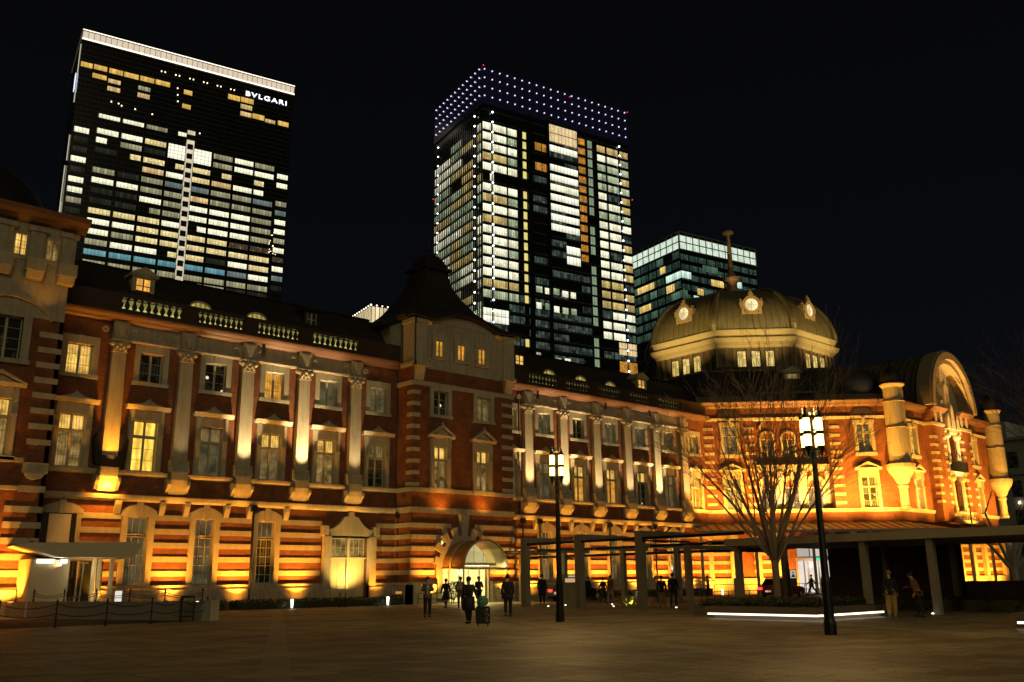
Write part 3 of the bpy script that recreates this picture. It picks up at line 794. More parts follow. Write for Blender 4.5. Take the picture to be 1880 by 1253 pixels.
# ------------------------------------------------------------------ domed pavilion
DG = Fr(74.8, 55.4, -45)                 # diagonal face, 19.1 long
GF = Fr(88.3, 41.9)                      # gable face, 23.4 long
DX, DY = 99.5, 66.7
GL2 = curtainmat('glass_pavilion', (1, .72, .3), .5, (1, .5, .12), dark=.1)
def pwin3(fr, uc, g=GDARKS, w=1.3):
    mb = MB()
    for s in (-1, 1): mb.box(fr, *sorted((uc + s * w / 2, uc + s * (w / 2 + .34))), -.2, .12, 13.35, 16.25)
    mb.box(fr, uc - w / 2 - .42, uc + w / 2 + .42, -.2, .16, 16.25, 16.6); mb.box(fr, uc - w / 2 - .4, uc + w / 2 + .4, -.2, .22, 13.05, 13.38)
    mb.box(fr, uc - .15, uc + .15, .16, .26, 16.2, 16.9)
    o = mb.build('window', STONE, ST); z = 15.35
    panes(fr, o, uc, w, z + .04, 16.25, g, nh=1); panes(fr, o, uc, w, 13.38, z - .04, g, nh=3)
    return (uc - w / 2 - .01, uc + w / 2 + .01, 13.3, 16.26)
def pwin2(fr, uc, g=GDARKS): return win2(fr, uc, g, g, w=1.4, ped='tri', corn=11.75)[1]
# diagonal face
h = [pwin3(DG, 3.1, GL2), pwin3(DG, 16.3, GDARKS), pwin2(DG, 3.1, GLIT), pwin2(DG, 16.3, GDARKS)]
C0, C1 = 5.5, 12.9
h += [(C0, C1, 8.0, 16.9)]
walls(DG, 0, 19.1, .3, 18.4, h)
CF = DG.sub(0, -1.6)                       # recessed centre
ch = []
for k, u in enumerate((7.1, 9.2, 11.3)):
    mb = MB(); w = 1.15
    for s in (-1, 1): mb.box(CF, *sorted((u + s * w / 2, u + s * (w / 2 + .2))), -.2, .16, 13.2, 15.1)
    mb.ring(CF, u, 15.1, w / 2, w / 2 + .24, 0, 180, 10, -.2, .2)
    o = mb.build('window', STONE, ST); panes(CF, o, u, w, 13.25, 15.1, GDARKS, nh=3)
    MB().poly(CF, [(u + w / 2 * math.cos(PI * i / 8), 15.1 + w / 2 * math.sin(PI * i / 8)) for i in range(9)], -.27, -.25).build('glass', GDARK, o)
    ch.append((u - w / 2, u + w / 2, 13.2, 15.1))
for k, u in enumerate((6.95, 9.2, 11.45)):
    mb = MB(); w = 1.5
    for s in (-1, 1): mb.box(CF, *sorted((u + s * w / 2, u + s * (w / 2 + .3))), -.2, .16, 8.0, 10.2)
    mb.ring(CF, u, 10.2, w / 2, w / 2 + .42, 0, 180, 12, -.2, .24); mb.poly(CF, [(u - .15, 10.9), (u + .15, 10.9), (u + .24, 11.7), (u - .24, 11.7)], .2, .34)
    o = mb.build('window', STONE, ST); panes(CF, o, u, w, 8.05, 10.2, GL2, nh=3)
    MB().poly(CF, [(u + w / 2 * math.cos(PI * i / 8), 10.2 + w / 2 * math.sin(PI * i / 8)) for i in range(9)], -.27, -.25).build('glass', GL2, o)
    ch.append((u - w / 2, u + w / 2, 8.0, 10.2))
walls(CF, C0 - .1, C1 + .1, 7.0, 17.4, ch)
mb = MB()
for u in (C0, C1): mb.box(DG, u - .02, u + .02, -1.6, 0, 7.9, 16.95)
mb.build('recess_side', BRICK, ST)
mb = MB(); mb.ring(CF, 9.2, 15.0, 2.9, 3.15, 18, 162, 20, 0, .35)
mb.box(CF, C0, C1, 0, .7, 12.1, 12.4); mb.box(CF, C0, C1, 0, .14, 11.75, 12.1)
for u in (8.1, 10.35): mb.lathe(*CF.P(u, .35, 0).xy, [(.3, 7.9), (.3, 8.2), (.22, 8.4), (.2, 10.9), (.3, 11.1), (.34, 11.5), (.34, 11.75)], 10)
for u in (C0 + .15, C1 - .15): mb.box(CF, u - .28, u + .28, 0, .3, 8, 11.75)
mb.build('loggia', STONE, ST)
mb = MB(); mb.box(CF, C0, C1, .6, .68, 13.05, 13.15)
for i in range(40): u = C0 + .1 + i * (C1 - C0 - .2) / 39; mb.box(CF, u - .02, u + .02, .62, .66, 12.4, 13.05)
mb.build('balcony_railing', DKMETAL, ST)
def octcourse(pts, faces, name, m):
    mb = MB(); t = math.tan(math.radians(22.5))
    for fr, L in faces: mb.prof(fr, pts, 0, L, -t, t)
    return mb.build(name, m, ST)
NF = Fr(111.7, 41.9, 45)
OF = [(DG, 19.1), (GF, 23.4), (NF, 19.1)]
octcourse([(-.3, 7.6), (.1, 7.6), (.2, 7.95), (-.3, 7.95)], OF, 'sill_course', STONE)
octcourse([(-.3, 16.75), (.08, 16.75), (.16, 17.02), (-.3, 17.02)], OF, 'stone_band', STONE)
octcourse([(-.5, 17.95), (.2, 18.0), (.35, 18.15), (.7, 18.3), (.85, 18.5), (.85, 18.58), (-.5, 18.65)], OF, 'cornice', CORN)
octcourse([(-.4, 18.6), (-.1, 18.6), (-.1, 19.25), (.0, 19.3), (.0, 19.42), (-.4, 19.42)], [(GF, 23.4), (NF, 19.1)], 'parapet', COPPERD)
MB().box(DG, 0, 6.2, -.4, -.1, 18.6, 19.3).box(DG, 12.2, 19.1, -.4, -.1, 18.6, 19.3).build('parapet', COPPERD, ST)
balustrade(DG, [6.3, 9.2, 12.1], 6.0, 12.4, d=.0, z=18.45, n=8, pw=.25)
# quoins
q = MB()
for k in range(11):
    zt = 16.1 - .83 * k
    if zt < 8.2: break
    for a, b in ((.15, 1.5), (4.55, 5.5), (12.9, 13.95)): q.box(DG, a, b, -.02, .07, zt - .28, zt)
q.build('quoin', STONE, ST)
b = MB()                                                                        # attic grille under the cornice
for u in (3.1, 16.3):
    b.poly(DG, [(u - 1.2, 17.2), (u + 1.2, 17.2), (u + .9, 17.6), (u + .35, 17.85), (u - .35, 17.85), (u - .9, 17.6)], 0, .1)
for u in (4.3, 19.1): b.poly(GF, [(u - 1.1, 17.2), (u + 1.1, 17.2), (u + .8, 17.6), (u + .3, 17.85), (u - .3, 17.85), (u - .8, 17.6)], 0, .1)
b.build('cartouche', COPPERD, ST)
# ground floor of pavilion in brick with bands, lit openings
for fr, L in OF[:2]:
    bands(fr, 0, L, [(3.2, 4.6), (7, 12), (14.8, 16.2)] if fr is DG else [])
    mb = MB(); mb.box(fr, -.2, L + .2, 0, .3, 0, 1.45); mb.build('plinth', STONEG, ST)
mb = MB()
for u in (0.4, 2.6, 5.0, 6.8, 12.2, 14.2, 18.6): mb.box(DG, u - .28, u + .28, 0, .34, 1.45, 6.2)
for u in (.5, 5.6, 8.2, 11.5, 14.8, 17.8, 22.9): mb.box(GF, u - .35, u + .35, 0, .4, 1.45, 6.2)
mb.build('pier', STONE, ST)
# turrets
def turret(x, y):
    mb = MB(); mb.lathe(x, y, [(.35, 10.0), (.62, 10.35), (.78, 10.75), (1.2, 11.35), (1.34, 11.7), (1.36, 12.05), (1.06, 12.1), (1.0, 12.3), (1.0, 15.6), (1.05, 15.62), (1.05, 15.75), (.98, 15.78), (.98, 18.2), (1.03, 18.22), (1.03, 18.35), (.97, 18.4), (.97, 19.6), (1.12, 19.8), (1.2, 19.9), (1.2, 20.0)], 20)
    o = mb.build('turret', STONE, ST, smooth=False)
    MB().lathe(x, y, [(1.05, 20.0), (1.08, 20.3), (.98, 20.9), (.7, 21.45), (.3, 21.75), (.08, 21.85), (.05, 22.6)], 16).build('turret_cap', SLATE, o, smooth=True)
    c = MB(); c.lathe(x, y, [(.46, 7.7), (.5, 7.95), (.42, 8.1), (.4, 9.7), (.5, 9.85), (.5, 10.02)], 14); c.build('turret_shaft', STONE, o)
    for z in (15.68, 18.28): MB().lathe(x, y, [(1.0, z - .06), (1.07, z - .06), (1.07, z + .06), (1.0, z + .06)], 20).build('stone_ring', CORN, o)
turret(88.0, 41.3); turret(112.0, 41.3)
# gable face with high arch
gh = [pwin3(GF, 4.3, GLIT), pwin3(GF, 19.1, GLIT), pwin2(GF, 4.3, GLIT), pwin2(GF, 19.1, GLIT)]
GC = 11.7
gh.append((GC - 2.1, GC + 2.1, 7.9, 18.4))
walls(GF, 0, 23.4, .3, 18.4, gh)
GP = GF.sub(0, 1.0)
mb = MB()
for s in (-1, 1): mb.box(GP, *sorted((GC + s * 2.0, GC + s * 4.6)), -1.1, 0, 6.8, 17.3)
mb.build('gable_pier', BRICK, ST)
q = MB()
for k in range(11):
    zt = 15.6 - .83 * k
    if zt < 8.2: break
    for s in (-1, 1):
        q.box(GP, *sorted((GC + s * 3.9, GC + s * 4.66)), -.5, .06, zt - .28, zt); q.box(GP, *sorted((GC + s * 1.95, GC + s * 2.6)), -.8, .06, zt - .28, zt)
for s in (-1, 1):
    q.box(GP, *sorted((GC + s * 1.9, GC + s * 4.7)), -1.1, .14, 16.7, 17.0)
    for u in (2.3, 3.6): q.box(GP, *sorted((GC + s * u, GC + s * (u + .45))), -.1, .1, 17.1, 18.2)
q.build('quoin', STONE, ST)
mb = MB()
for s in (-1, 1): mb.box(GP, *sorted((GC + s * 2.0, GC + s * 4.6)), -1.1, 0, 17.3, 18.3)
mb.build('gable_pier', BRICK, ST)
mb = MB()
for s in (-1, 1): mb.prof(GP, [(-1.1, 18.2), (.2, 18.2), (.4, 18.4), (.6, 18.55), (.6, 18.7), (-1.1, 18.7)], *sorted((GC + s * 1.7, GC + s * 5.0)))
mb.build('cornice', CORN, ST)
# tall lunette gable above
ZS = 18.7; RO = 5.4; ZK = 1.16
def earch(mb, fr, r0, r1, d0, d1, n=28, kz=ZK):
    C = []
    for i in range(n + 1):
        t = PI * i / n; C.append([mb.vert(fr.P(GC + r * math.cos(t), d, ZS + kz * r * math.sin(t)), (r * t, d)) for r, d in ((r0, d0), (r1, d0), (r1, d1), (r0, d1))])
    for i in range(n):
        for k in range(4):
            m = (k + 1) % 4; mb.face([C[i][k], C[i][m], C[i + 1][m], C[i + 1][k]])
    mb.face(C[0][::-1]); mb.face(C[-1])
mb = MB(); earch(mb, GP, 4.75, 5.4, -.9, .75); earch(mb, GP, 5.4, 5.6, -.9, .5); earch(mb, GP, 4.35, 4.75, -.9, .35)
go = mb.build('gable_arch', mat('arch_copper', (.30, .24, .15), .6, var=.2), ST)
mb = MB(); pts = [(GC + 4.4 * math.cos(PI * i / 24), ZS + ZK * 4.4 * math.sin(PI * i / 24)) for i in range(25)]
mb.poly(GP, pts, -1.5, -.85); mb.build('tympanum', STONE, go)
mb = MB(); earch(mb, GP, 4.75, 5.45, -20, -.9); mb.build('barrel_roof', mat('barrel_copper', (.10, .10, .06), .5, .1, var=.3, scale=3), ST)
mb = MB()
for i in range(24):
    earch(mb, GP, 5.44, 5.5, -1.6 - i * .8, -1.52 - i * .8, n=20)
mb.build('roof_seam', SLATE, ST)
# central bay of the gable: columns, statue group, balcony
mb = MB()
mb.box(GP, GC - 2, GC + 2, -1.1, .1, 11.7, 12.1); mb.box(GP, GC - 2, GC + 2, -1.1, .1, 16.2, 16.6); mb.box(GP, GC - 2, GC + 2, -1.1, .25, 7.7, 7.95)
for s in (-1, 1):
    for z0, z1 in ((8.0, 11.7), (12.9, 16.2)):
        p = GP.P(GC + s * 1.25, -.2, 0); mb.lathe(p.x, p.y, [(.34, z0), (.34, z0 + .3), (.26, z0 + .45), (.23, z1 - .7), (.36, z1 - .4), (.4, z1)], 10)
        mb.ball(GP.P(GC + s * 1.25, .0, z1 - .3), .4, .3, .35, 8, 5)
for u, w, h2 in ((0, .5, 2.2), (-1.1, .4, 1.2), (1.1, .4, 1.2)): mb.poly(GP, [(GC + u - w, 16.6), (GC + u + w, 16.6), (GC + u + w * .6, 16.6 + h2), (GC + u, 17.1 + h2), (GC + u - w * .6, 16.6 + h2)], -.2, .25)
mb.ring(GP, GC, 18.7, .9, 1.3, 0, 360, 16, -.85, -.4); mb.poly(GP, [(GC - .35, 18.2), (GC + .35, 18.2), (GC + .55, 21.2), (GC, 21.9), (GC - .55, 21.2)], -.85, -.1)
mb.build('gable_sculpture', STONE, ST)
mb = MB(); mb.box(GP, GC - 2, GC + 2, .3, .38, 13.1, 13.2)
for i in range(24): u = GC - 1.95 + i * 3.9 / 23; mb.box(GP, u - .025, u + .025, .3, .36, 12.1, 13.1)
mb.build('balcony_railing', DKMETAL, ST)
MB().quad(GF, GC - 2.1, GC + 2.1, -.5, 7.9, 18.4).build('window', GL2, ST, fix=False)
mb = MB()
for i in range(14): u = GC - 2.6 + i * .4; mb.tube(GP.P(u, .45, 7.0), GP.P(u, .45, 7.8), .03, n=5); mb.ball(GP.P(u, .45, 7.85), .07)
mb.box(GP, GC - 2.8, GC + 2.8, .2, .7, 6.7, 7.0); mb.build('roof_railing', FRAME, ST)

# pavilion roof under the drum
def octo(a, h, z, cx=DX, cy=DY): return [Vector((cx + x, cy + y, z)) for x, y in ((-h, -a), (h, -a), (a, -h), (a, h), (h, a), (-h, a), (-a, h), (-a, -h))]
mb = MB(); R = []
def octc(inset, z):      # big octagon shrunk by inset
    cx, cy = 100.0, 67.1; a = 25.2 - inset; hh = 11.7 - inset * .414
    return octo(a, hh, z, cx, cy)
rows = [octc(-.0, 18.6), octc(.4, 19.3), octc(1.6, 21.0), octc(3.4, 22.6), octc(6, 23.4), octo(12.2, 5.2, 24.6), octo(11.2, 4.7, 25.0)]
I = [[mb.vert(p, (k * 2.0, p.z)) for k, p in enumerate(r)] for r in rows]
for k in range(len(I) - 1):
    for i in range(8): j = (i + 1) % 8; mb.face([I[k][i], I[k][j], I[k + 1][j], I[k + 1][i]])
mb.face(I[-1]); PR = mb.build('pavilion_roof', SLR, ST)
dormer(PR, DG, 10.3, GDIM2, z0=20.6, z1=21.9, w=1.15, m=STONE2, d=-2.0)
mb = MB(); mb.prof(Fr(80.6, 57.6, -45), [(0, 21.5), (0, 23.1), (-.9, 23.8), (-2.6, 23.9), (-2.6, 21.5)], 1.0, 3.4); mb.build('dormer', SLATE, PR)
# drum
a = 10.9; hh = 4.515
DF = []
V8 = octo(a, hh, 0)
for i in range(8):
    p, q2 = V8[i], V8[(i + 1) % 8]; dv = q2 - p
    fr = Fr(p.x, p.y, math.degrees(math.atan2(dv.y, dv.x))); DF.append((fr, dv.length))
L = DF[0][1]
DRM = mat('drum_stone', (.36, .29, .16), .7, var=.2, scale=2)
mb = MB()
for fr, L in DF: mb.quad(fr, 0, L, 0, 23.5, 29.0)
drum = mb.build('drum', mat('drum_wall_brown', (.10, .06, .03), .75, var=.25, scale=2), ST, fix=False)
def oc(pts, name, m, par=drum):
    mb = MB(); t = math.tan(math.radians(22.5))
    for fr, L in DF: mb.prof(fr, pts, 0, L, -t, t)
    return mb.build(name, m, par)
oc([(-.3, 28.0), (.12, 28.0), (.2, 28.2), (.62, 28.5), (.78, 28.85), (.8, 29.0), (-.3, 29.05)], 'cornice', DRM)
oc([(-.3, 29.05), (.12, 29.05), (.12, 29.35), (.34, 29.4), (.5, 29.75), (.62, 29.9), (.62, 30.02), (-.3, 30.1)], 'cornice', DRM)
oc([(-.3, 27.9), (.06, 27.9), (.06, 28.0), (-.3, 28.05)], 'frieze', DRM)
oc([(-.3, 24.6), (.35, 24.6), (.3, 25.1), (-.3, 25.2)], 'base_course', SLATE)
GDRUM = windowmat('glass_drum', (1, .62, .1), 1.05, pitch=.5, bar=.1, cell=(.5, .7), var=.55, hot=(1, .8, .3))
for fr, L in (DF[7], DF[0], DF[6]):
    pm = MB()
    for x in (-3.4, -2.45, -.825, .825, 2.45, 3.4, -4.3, 4.3): pm.box(fr, L / 2 + x - .22, L / 2 + x + .22, 0, .16, 25.2, 27.7); pm.box(fr, L / 2 + x - .26, L / 2 + x + .26, 0, .2, 27.7, 27.85)
    pm.build('drum_pilaster', mat('drum_dark', (.12, .09, .05), .7, var=.2), drum)
    for x in (-1.65, 0, 1.65):
        u = L / 2 + x; k = MB().box(fr, u - .52, u + .52, .0, .06, 25.5, 27.5); k.build('window_frame_panel', DKMETAL, drum)
        g = MB().quad(fr, u - .47, u + .47, .065, 25.6, 27.45); g.cur = 1; g.box(fr, u - .03, u + .03, .066, .1, 25.6, 27.45); g.box(fr, u - .47, u + .47, .066, .09, 26.9, 26.96)
        g.build('window', [GDRUM, FRAME], drum, fix=False)
mb = MB()
for k in (0, 7): p = V8[k] + Vector((0, 0, 0)); q = Vector((DX, DY, 0)) ; n = (p - q).normalized(); mb.tube(p + n * .2 + Vector((0, 0, 24.6)), p + n * .25 + Vector((0, 0, 28.3)), .08)
mb.build('downpipe', DRM, drum)
# dome shell
prof = [(11.15, 30.05), (11.16, 30.3)]
for i in range(1, 17):
    t = i / 16 * PI / 2 * .96; prof.append((1.4 + 9.75 * math.cos(t) ** .72, 30.3 + 6.75 * math.sin(t) ** 1.08))
prof.append((1.3, 37.1))
mb = MB(); I = []
for r, z in prof: I.append([mb.vert(p, (i, z)) for i, p in enumerate(octo(r, r * .4142, z))])
for k in range(len(I) - 1):
    for i in range(8): j = (i + 1) % 8; mb.face([I[k][i], I[k][j], I[k + 1][j], I[k + 1][i]])
mb.face(I[-1]); dome = mb.build('dome', DOME, drum)
for pl_ in dome.data.polygons: pl_.use_smooth = True
dome.data.set_sharp_from_angle(angle=math.radians(30))
mb = MB()
for fr, L in (DF[7], DF[0], DF[6], DF[1]):
    for q_ in range(1, 12):
        t_ = q_ / 12 - .5; pr = None
        for r_, z_ in prof[1:-2]:
            w_ = r_ * .8284; pt = fr.P(L / 2 + t_ * w_, r_ - a + .02, z_)
            if pr: mb.tube(pr, pt, .035, n=3, cap=False)
            pr = pt
mb.build('roof_seam', DOME, dome)
mb = MB()                                                                        # ribs on the hips
for i in range(8):
    for k in range(len(prof) - 2):
        p = octo(prof[k][0] * 1.005, prof[k][0] * .4162, prof[k][1])[i]; q = octo(prof[k + 1][0] * 1.005, prof[k + 1][0] * .4162, prof[k + 1][1])[i]
        mb.tube(p, q, .42 - .012 * k, .42 - .012 * (k + 1), n=8, cap=False)
mb.build('dome_rib', DOME, dome)
OCU = curtainmat('glass_oculus', (1, .88, .5), 1.1, (1, .8, .35), pleat=3, dark=.85)
for fi in (7, 0, 6, 1):
    fr, L = DF[fi]; u = L / 2; z = 33.25
    mb = MB(); d0 = -3.2; d1 = .05
    mb.ring(fr, u, z, .78, 1.12, 0, 360, 20, d0, d1); mb.box(fr, u - 1.2, u + 1.2, -3.0, -.05, 31.6, 32.35); mb.box(fr, u - 1.3, u + 1.3, -3, .05, 31.4, 31.62)
    for s in (-1, 1):
        mb.box(fr, *sorted((u + s * 1.0, u + s * 1.38)), -.8, 0, 33.1, 33.75); mb.ball(fr.P(u + s * 1.2, -.3, 33.95), .2); mb.box(fr, *sorted((u + s * .85, u + s * 1.2)), -.8, 0, 32.35, 33.1)
    mb.box(fr, u - .3, u + .3, -.6, .02, 34.3, 34.65); mb.ball(fr.P(u, -.25, 34.85), .26); mb.ball(fr.P(u, -.25, 35.15), .13); mb.box(fr, u - .55, u + .55, -1, .02, 34.15, 34.35)
    o = mb.build('oculus_dormer', mat('dormer_stone', (.36, .26, .14), .7, var=.2), dome)
    MB().poly(fr, [(u + .8 * math.cos(2 * PI * i / 24), z + .8 * math.sin(2 * PI * i / 24)) for i in range(24)], -.1, -.06).build('round_window', OCU, o)
    MB().box(fr, u - .02, u + .02, -.06, -.03, z - .78, z + .78).box(fr, u - .78, u + .78, -.06, -.04, z - .02, z + .02).build('frame', FRAME, o)
mb = MB(); mb.lathe(DX, DY, [(2.6, 36.9), (2.2, 37.4), (1.2, 37.9), (.75, 38.4), (.7, 39.3), (.75, 39.6), (1.15, 39.8), (1.2, 40.1), (.9, 40.2), (.7, 40.6), (.45, 40.8), (.34, 41.2), (.3, 43.5), (.2, 45.9), (.22, 46.3), (.75, 46.5), (.75, 46.75), (.2, 46.8)], 14)
mb.build('finial', mat('finial_bronze', (.32, .22, .12), .5, .2, var=.2), dome)
# arcade roof (standing seam) round the pavilion
AR = mat('arcade_roof_copper', (.20, .13, .075), .5, .2, var=.25, scale=3)
t = math.tan(math.radians(22.5)); mb = MB()
for fr, L, m0, m1 in ((DG, 19.1, 0, t), (GF, 23.4, -t, t)):
    mb.prof(fr, [(0, 6.68), (5.0, 5.72), (5.05, 5.5), (4.9, 5.5), (0, 6.4)], 0 if m0 else -1.4, L, m0, m1)
ar = mb.build('arcade_roof', AR, ST)
mb = MB()
for fr, L in ((DG, 19.1), (GF, 23.4)):
    n = int(L / .85)
    for i in range(-1 if fr is DG else 0, n + 2):
        u = i * .85; k = u - L
        d1 = 4.95
        if u < 0 and fr is DG and u < -1.3: continue
        mb.prof(fr, [(.05, 6.66), (d1, 5.74), (d1, 5.80), (.05, 6.73)], u - .03, u + .03)
mb.build('roof_seam', DKMETAL, ar)
mb = MB()
for fr, us in ((DG, (-1, 4.0, 9.2, 14.4, 18.8)), (GF, (4, 9, 14.4, 19, 23))):
    for u in us:
        p = fr.P(u, 4.4, 0); mb.lathe(p.x, p.y, [(.22, 0), (.22, .4), (.15, .5), (.13, 5.2), (.24, 5.55)], 10)
mb.build('arcade_column', STONE, ST)
# glazed ground floor entrance below the arcade
EG = windowmat('entrance_glow', (.92, .9, 1.0), 1.15, pitch=1.0, bar=.12, cell=(1., 9), var=.35, hot=(1, .8, .45))
eo = MB().quad(DG, 8.5, 11.4, 1.0, .1, 3.0).build('entrance_glazing', EG, ST, fix=False)
mb = MB(); mb.box(DG, 8.3, 11.6, .8, 1.2, 3.0, 3.3); mb.box(DG, 8.3, 11.6, .7, 1.1, 4.5, 4.8)
for u in (8.4, 9.4, 10.4, 11.5): mb.box(DG, u - .07, u + .07, .9, 1.15, 0, 3.0)
mb.build('entrance_frame', POSTM, eo)
MB().quad(DG, 8.5, 11.4, 1.0, 3.4, 4.4).build('transom_light', windowmat('transom_glow', (1, .75, .4), 1.0, pitch=1.6, bar=.08, hot=(.8, .85, 1.)), eo, fix=False)
MB().box(DG, 10.2, 10.9, 1.2, 1.28, 3.05, 3.28).build('exit_sign', emat('exit_green', (.05, 1, .35), 1.1), eo)
# ------------------------------------------------------------------ skyscrapers behind the station
TA = -10.454
def many(name, items, mats, parent, limit=100, kind_thing=None):
    """items: (size, func(MB), material index); the largest 100 are parts of their own, the rest one part"""
    items = sorted(items, key=lambda t: -t[0])
    for sz, f, mi in items[:limit]:
        mb = MB(); f(mb); mb.build(name, mats[mi], parent, fix=False)
    rest = items[limit:]
    if rest:
        mb = MB()
        for sz, f, mi in rest: mb.cur = mi; f(mb)
        o = mb.build(name, mats, parent, fix=False); o['kind'] = 'stuff'
GLASSF = mat('tower_glass_dark', (.012, .016, .016), .12, .0, var=.5, scale=.06)
def facade_mat(name, c, lc, ph, pv, s=.02):
    """dark curtain wall with faint floor and mullion lines"""
    m = bpy.data.materials.new(name); nt, out = nodes(m)
    b = N(nt, 'ShaderNodeBsdfPrincipled', ins={'Roughness': .18})
    uv = N(nt, 'ShaderNodeUVMap'); sp = N(nt, 'ShaderNodeSeparateXYZ'); nt.links.new(uv.outputs[0], sp.inputs[0])
    a = mth(nt, 'LESS_THAN', mth(nt, 'FRACT', mth(nt, 'DIVIDE', sp.outputs[0], ph)), .1)
    c2 = mth(nt, 'LESS_THAN', mth(nt, 'FRACT', mth(nt, 'DIVIDE', sp.outputs[1], pv)), .14)
    f = mth(nt, 'MAXIMUM', mth(nt, 'MULTIPLY', a, .6), c2)
    nz = N(nt, 'ShaderNodeTexNoise', ins={'Scale': .08, 'Detail': 4.}); nt.links.new(uv.outputs[0], nz.inputs['Vector'])
    f = mth(nt, 'MULTIPLY', f, nz.outputs['Fac'])
    nt.links.new(mixc(nt, f, c, lc), b.inputs['Base Color']); nt.links.new(b.outputs[0], out.inputs[0]); return m
F1 = facade_mat('curtain_wall_black', (.006, .007, .008), (.10, .11, .11), 1.6, 2.35)
F2 = facade_mat('curtain_wall_green_black', (.007, .011, .010), (.09, .12, .11), 1.7, 4.446)
F3 = facade_mat('curtain_wall_green', (.012, .028, .022), (.16, .24, .2), 1.5, 4.6)
W_WHITE = windowmat('office_white', (1, .96, .66), 1.3, pitch=1.45, bar=.09, cell=(1.45, 10), grad=.5, var=.25, soft=.35, spots=.6)
W_WARM = windowmat('office_warm', (1, .80, .36), 1.0, pitch=1.45, bar=.09, cell=(1.45, 10), grad=.5, var=.3, soft=.35, spots=.7)
W_DIM = windowmat('office_dim', (.85, .8, .45), .5, pitch=1.45, bar=.12, cell=(1.45, 10), grad=.5, var=.5, soft=.4, spots=.15)
W_FAINT = windowmat('office_faint', (.42, .45, .28), .06, pitch=1.45, bar=.12, cell=(1.45, 10), grad=.5, var=.6, soft=.4)
W_TEAL = windowmat('office_teal', (.22, .68, .78), .62, pitch=1.45, bar=.08, cell=(1.45, 10), grad=.5, var=.4, soft=.4, hot=(.3, .6, .6))
W_BLUE = windowmat('office_blue', (.6, .78, .70), .3, pitch=1.45, bar=.09, cell=(1.45, 10), grad=.5, var=.4)
W_ORANGE = windowmat('hotel_amber', (1, .50, .06), .95, pitch=1.9, bar=.05, cell=(1.9, 10), grad=.3, var=.35, soft=.5, hot=(1, .72, .2))
W_OR2 = windowmat('office_orange', (1, .48, .1), .95, pitch=1.45, bar=.09, cell=(1.45, 10), grad=.5, var=.4, soft=.5, hot=(1, .85, .5))
W_DOTS = windowmat('office_ceiling_dots', (.5, .32, .18), .16, pitch=1.45, bar=.1, spots=3.5, var=.5)
W_BRT = windowmat('office_bright', (1, .95, .72), 1.35, pitch=1.7, bar=.1, cell=(1.7, 2.35), var=.15, soft=.35, zl=1.75)
PAL = [W_WHITE, W_WARM, W_DIM, W_FAINT, W_TEAL, W_BLUE, W_ORANGE, W_OR2, W_DOTS, W_BRT]
CW, CM, CD, CF_, CT, CB, CO, CR, CP, CX = range(10)
KEY = {'W': CW, 'M': CM, 'D': CD, 'f': CF_, 'T': CT, 'B': CB, 'O': CO, 'R': CR, 'P': CP, 'X': CX}

def tower_base(name, loc, label, W, Lf, H, fm, z0=0):
    e = empty(name, (loc[0], loc[1], 0), label, 'skyscraper', 'lit towers behind the station')
    F = Fr(loc[0], loc[1], TA)
    return e, F, Fr(*F.P(0, -Lf, 0).xy, TA - 90)

# left tower: broad black slab with glowing roof edge
e, F, LF = tower_base('office_tower', (98.4, 391.4), 'broad black glass tower with glowing white roof edge and white lettering', 96, 40, 240, F1)
MB().box(F, 0.3, 95.6, -40, 0, 0, 234.6).build('facade', F1, e)
mb = MB(); mb.box(F, -.4, 96.4, -40.4, .6, 239.2, 240.2); mb.box(F, -.4, 96.4, -40.4, .6, 234.6, 235.3); mb.build('roof_slab', mat('crown_metal', (.4, .38, .33), .5), e)
CRW = windowmat('crown_glow', (1, .80, .55), .8, pitch=2.35, bar=.1, cell=(2.35, 9), var=.12, soft=.08, hot=(1, .86, .66))
MB().box(F, 0, 96, -40, 0.3, 235.3, 239.2).build('crown_light', CRW, e)
MB().box(F, 0, 96.2, .61, .66, 235.0, 235.7).box(F, 0, 96.2, .61, .66, 239.6, 240).build('crown_tube', emat('crown_tube_glow', (1, .86, .66), 2.2), e)
BX = [(1.2, 7.0), (10.1, 18.8), (20.1, 28.8), (30.0, 38.9), (40.0, 47.3), (51.3, 59.0), (60.1, 68.7), (69.9, 78.5), (79.4, 88.4), (90.1, 95.2)]
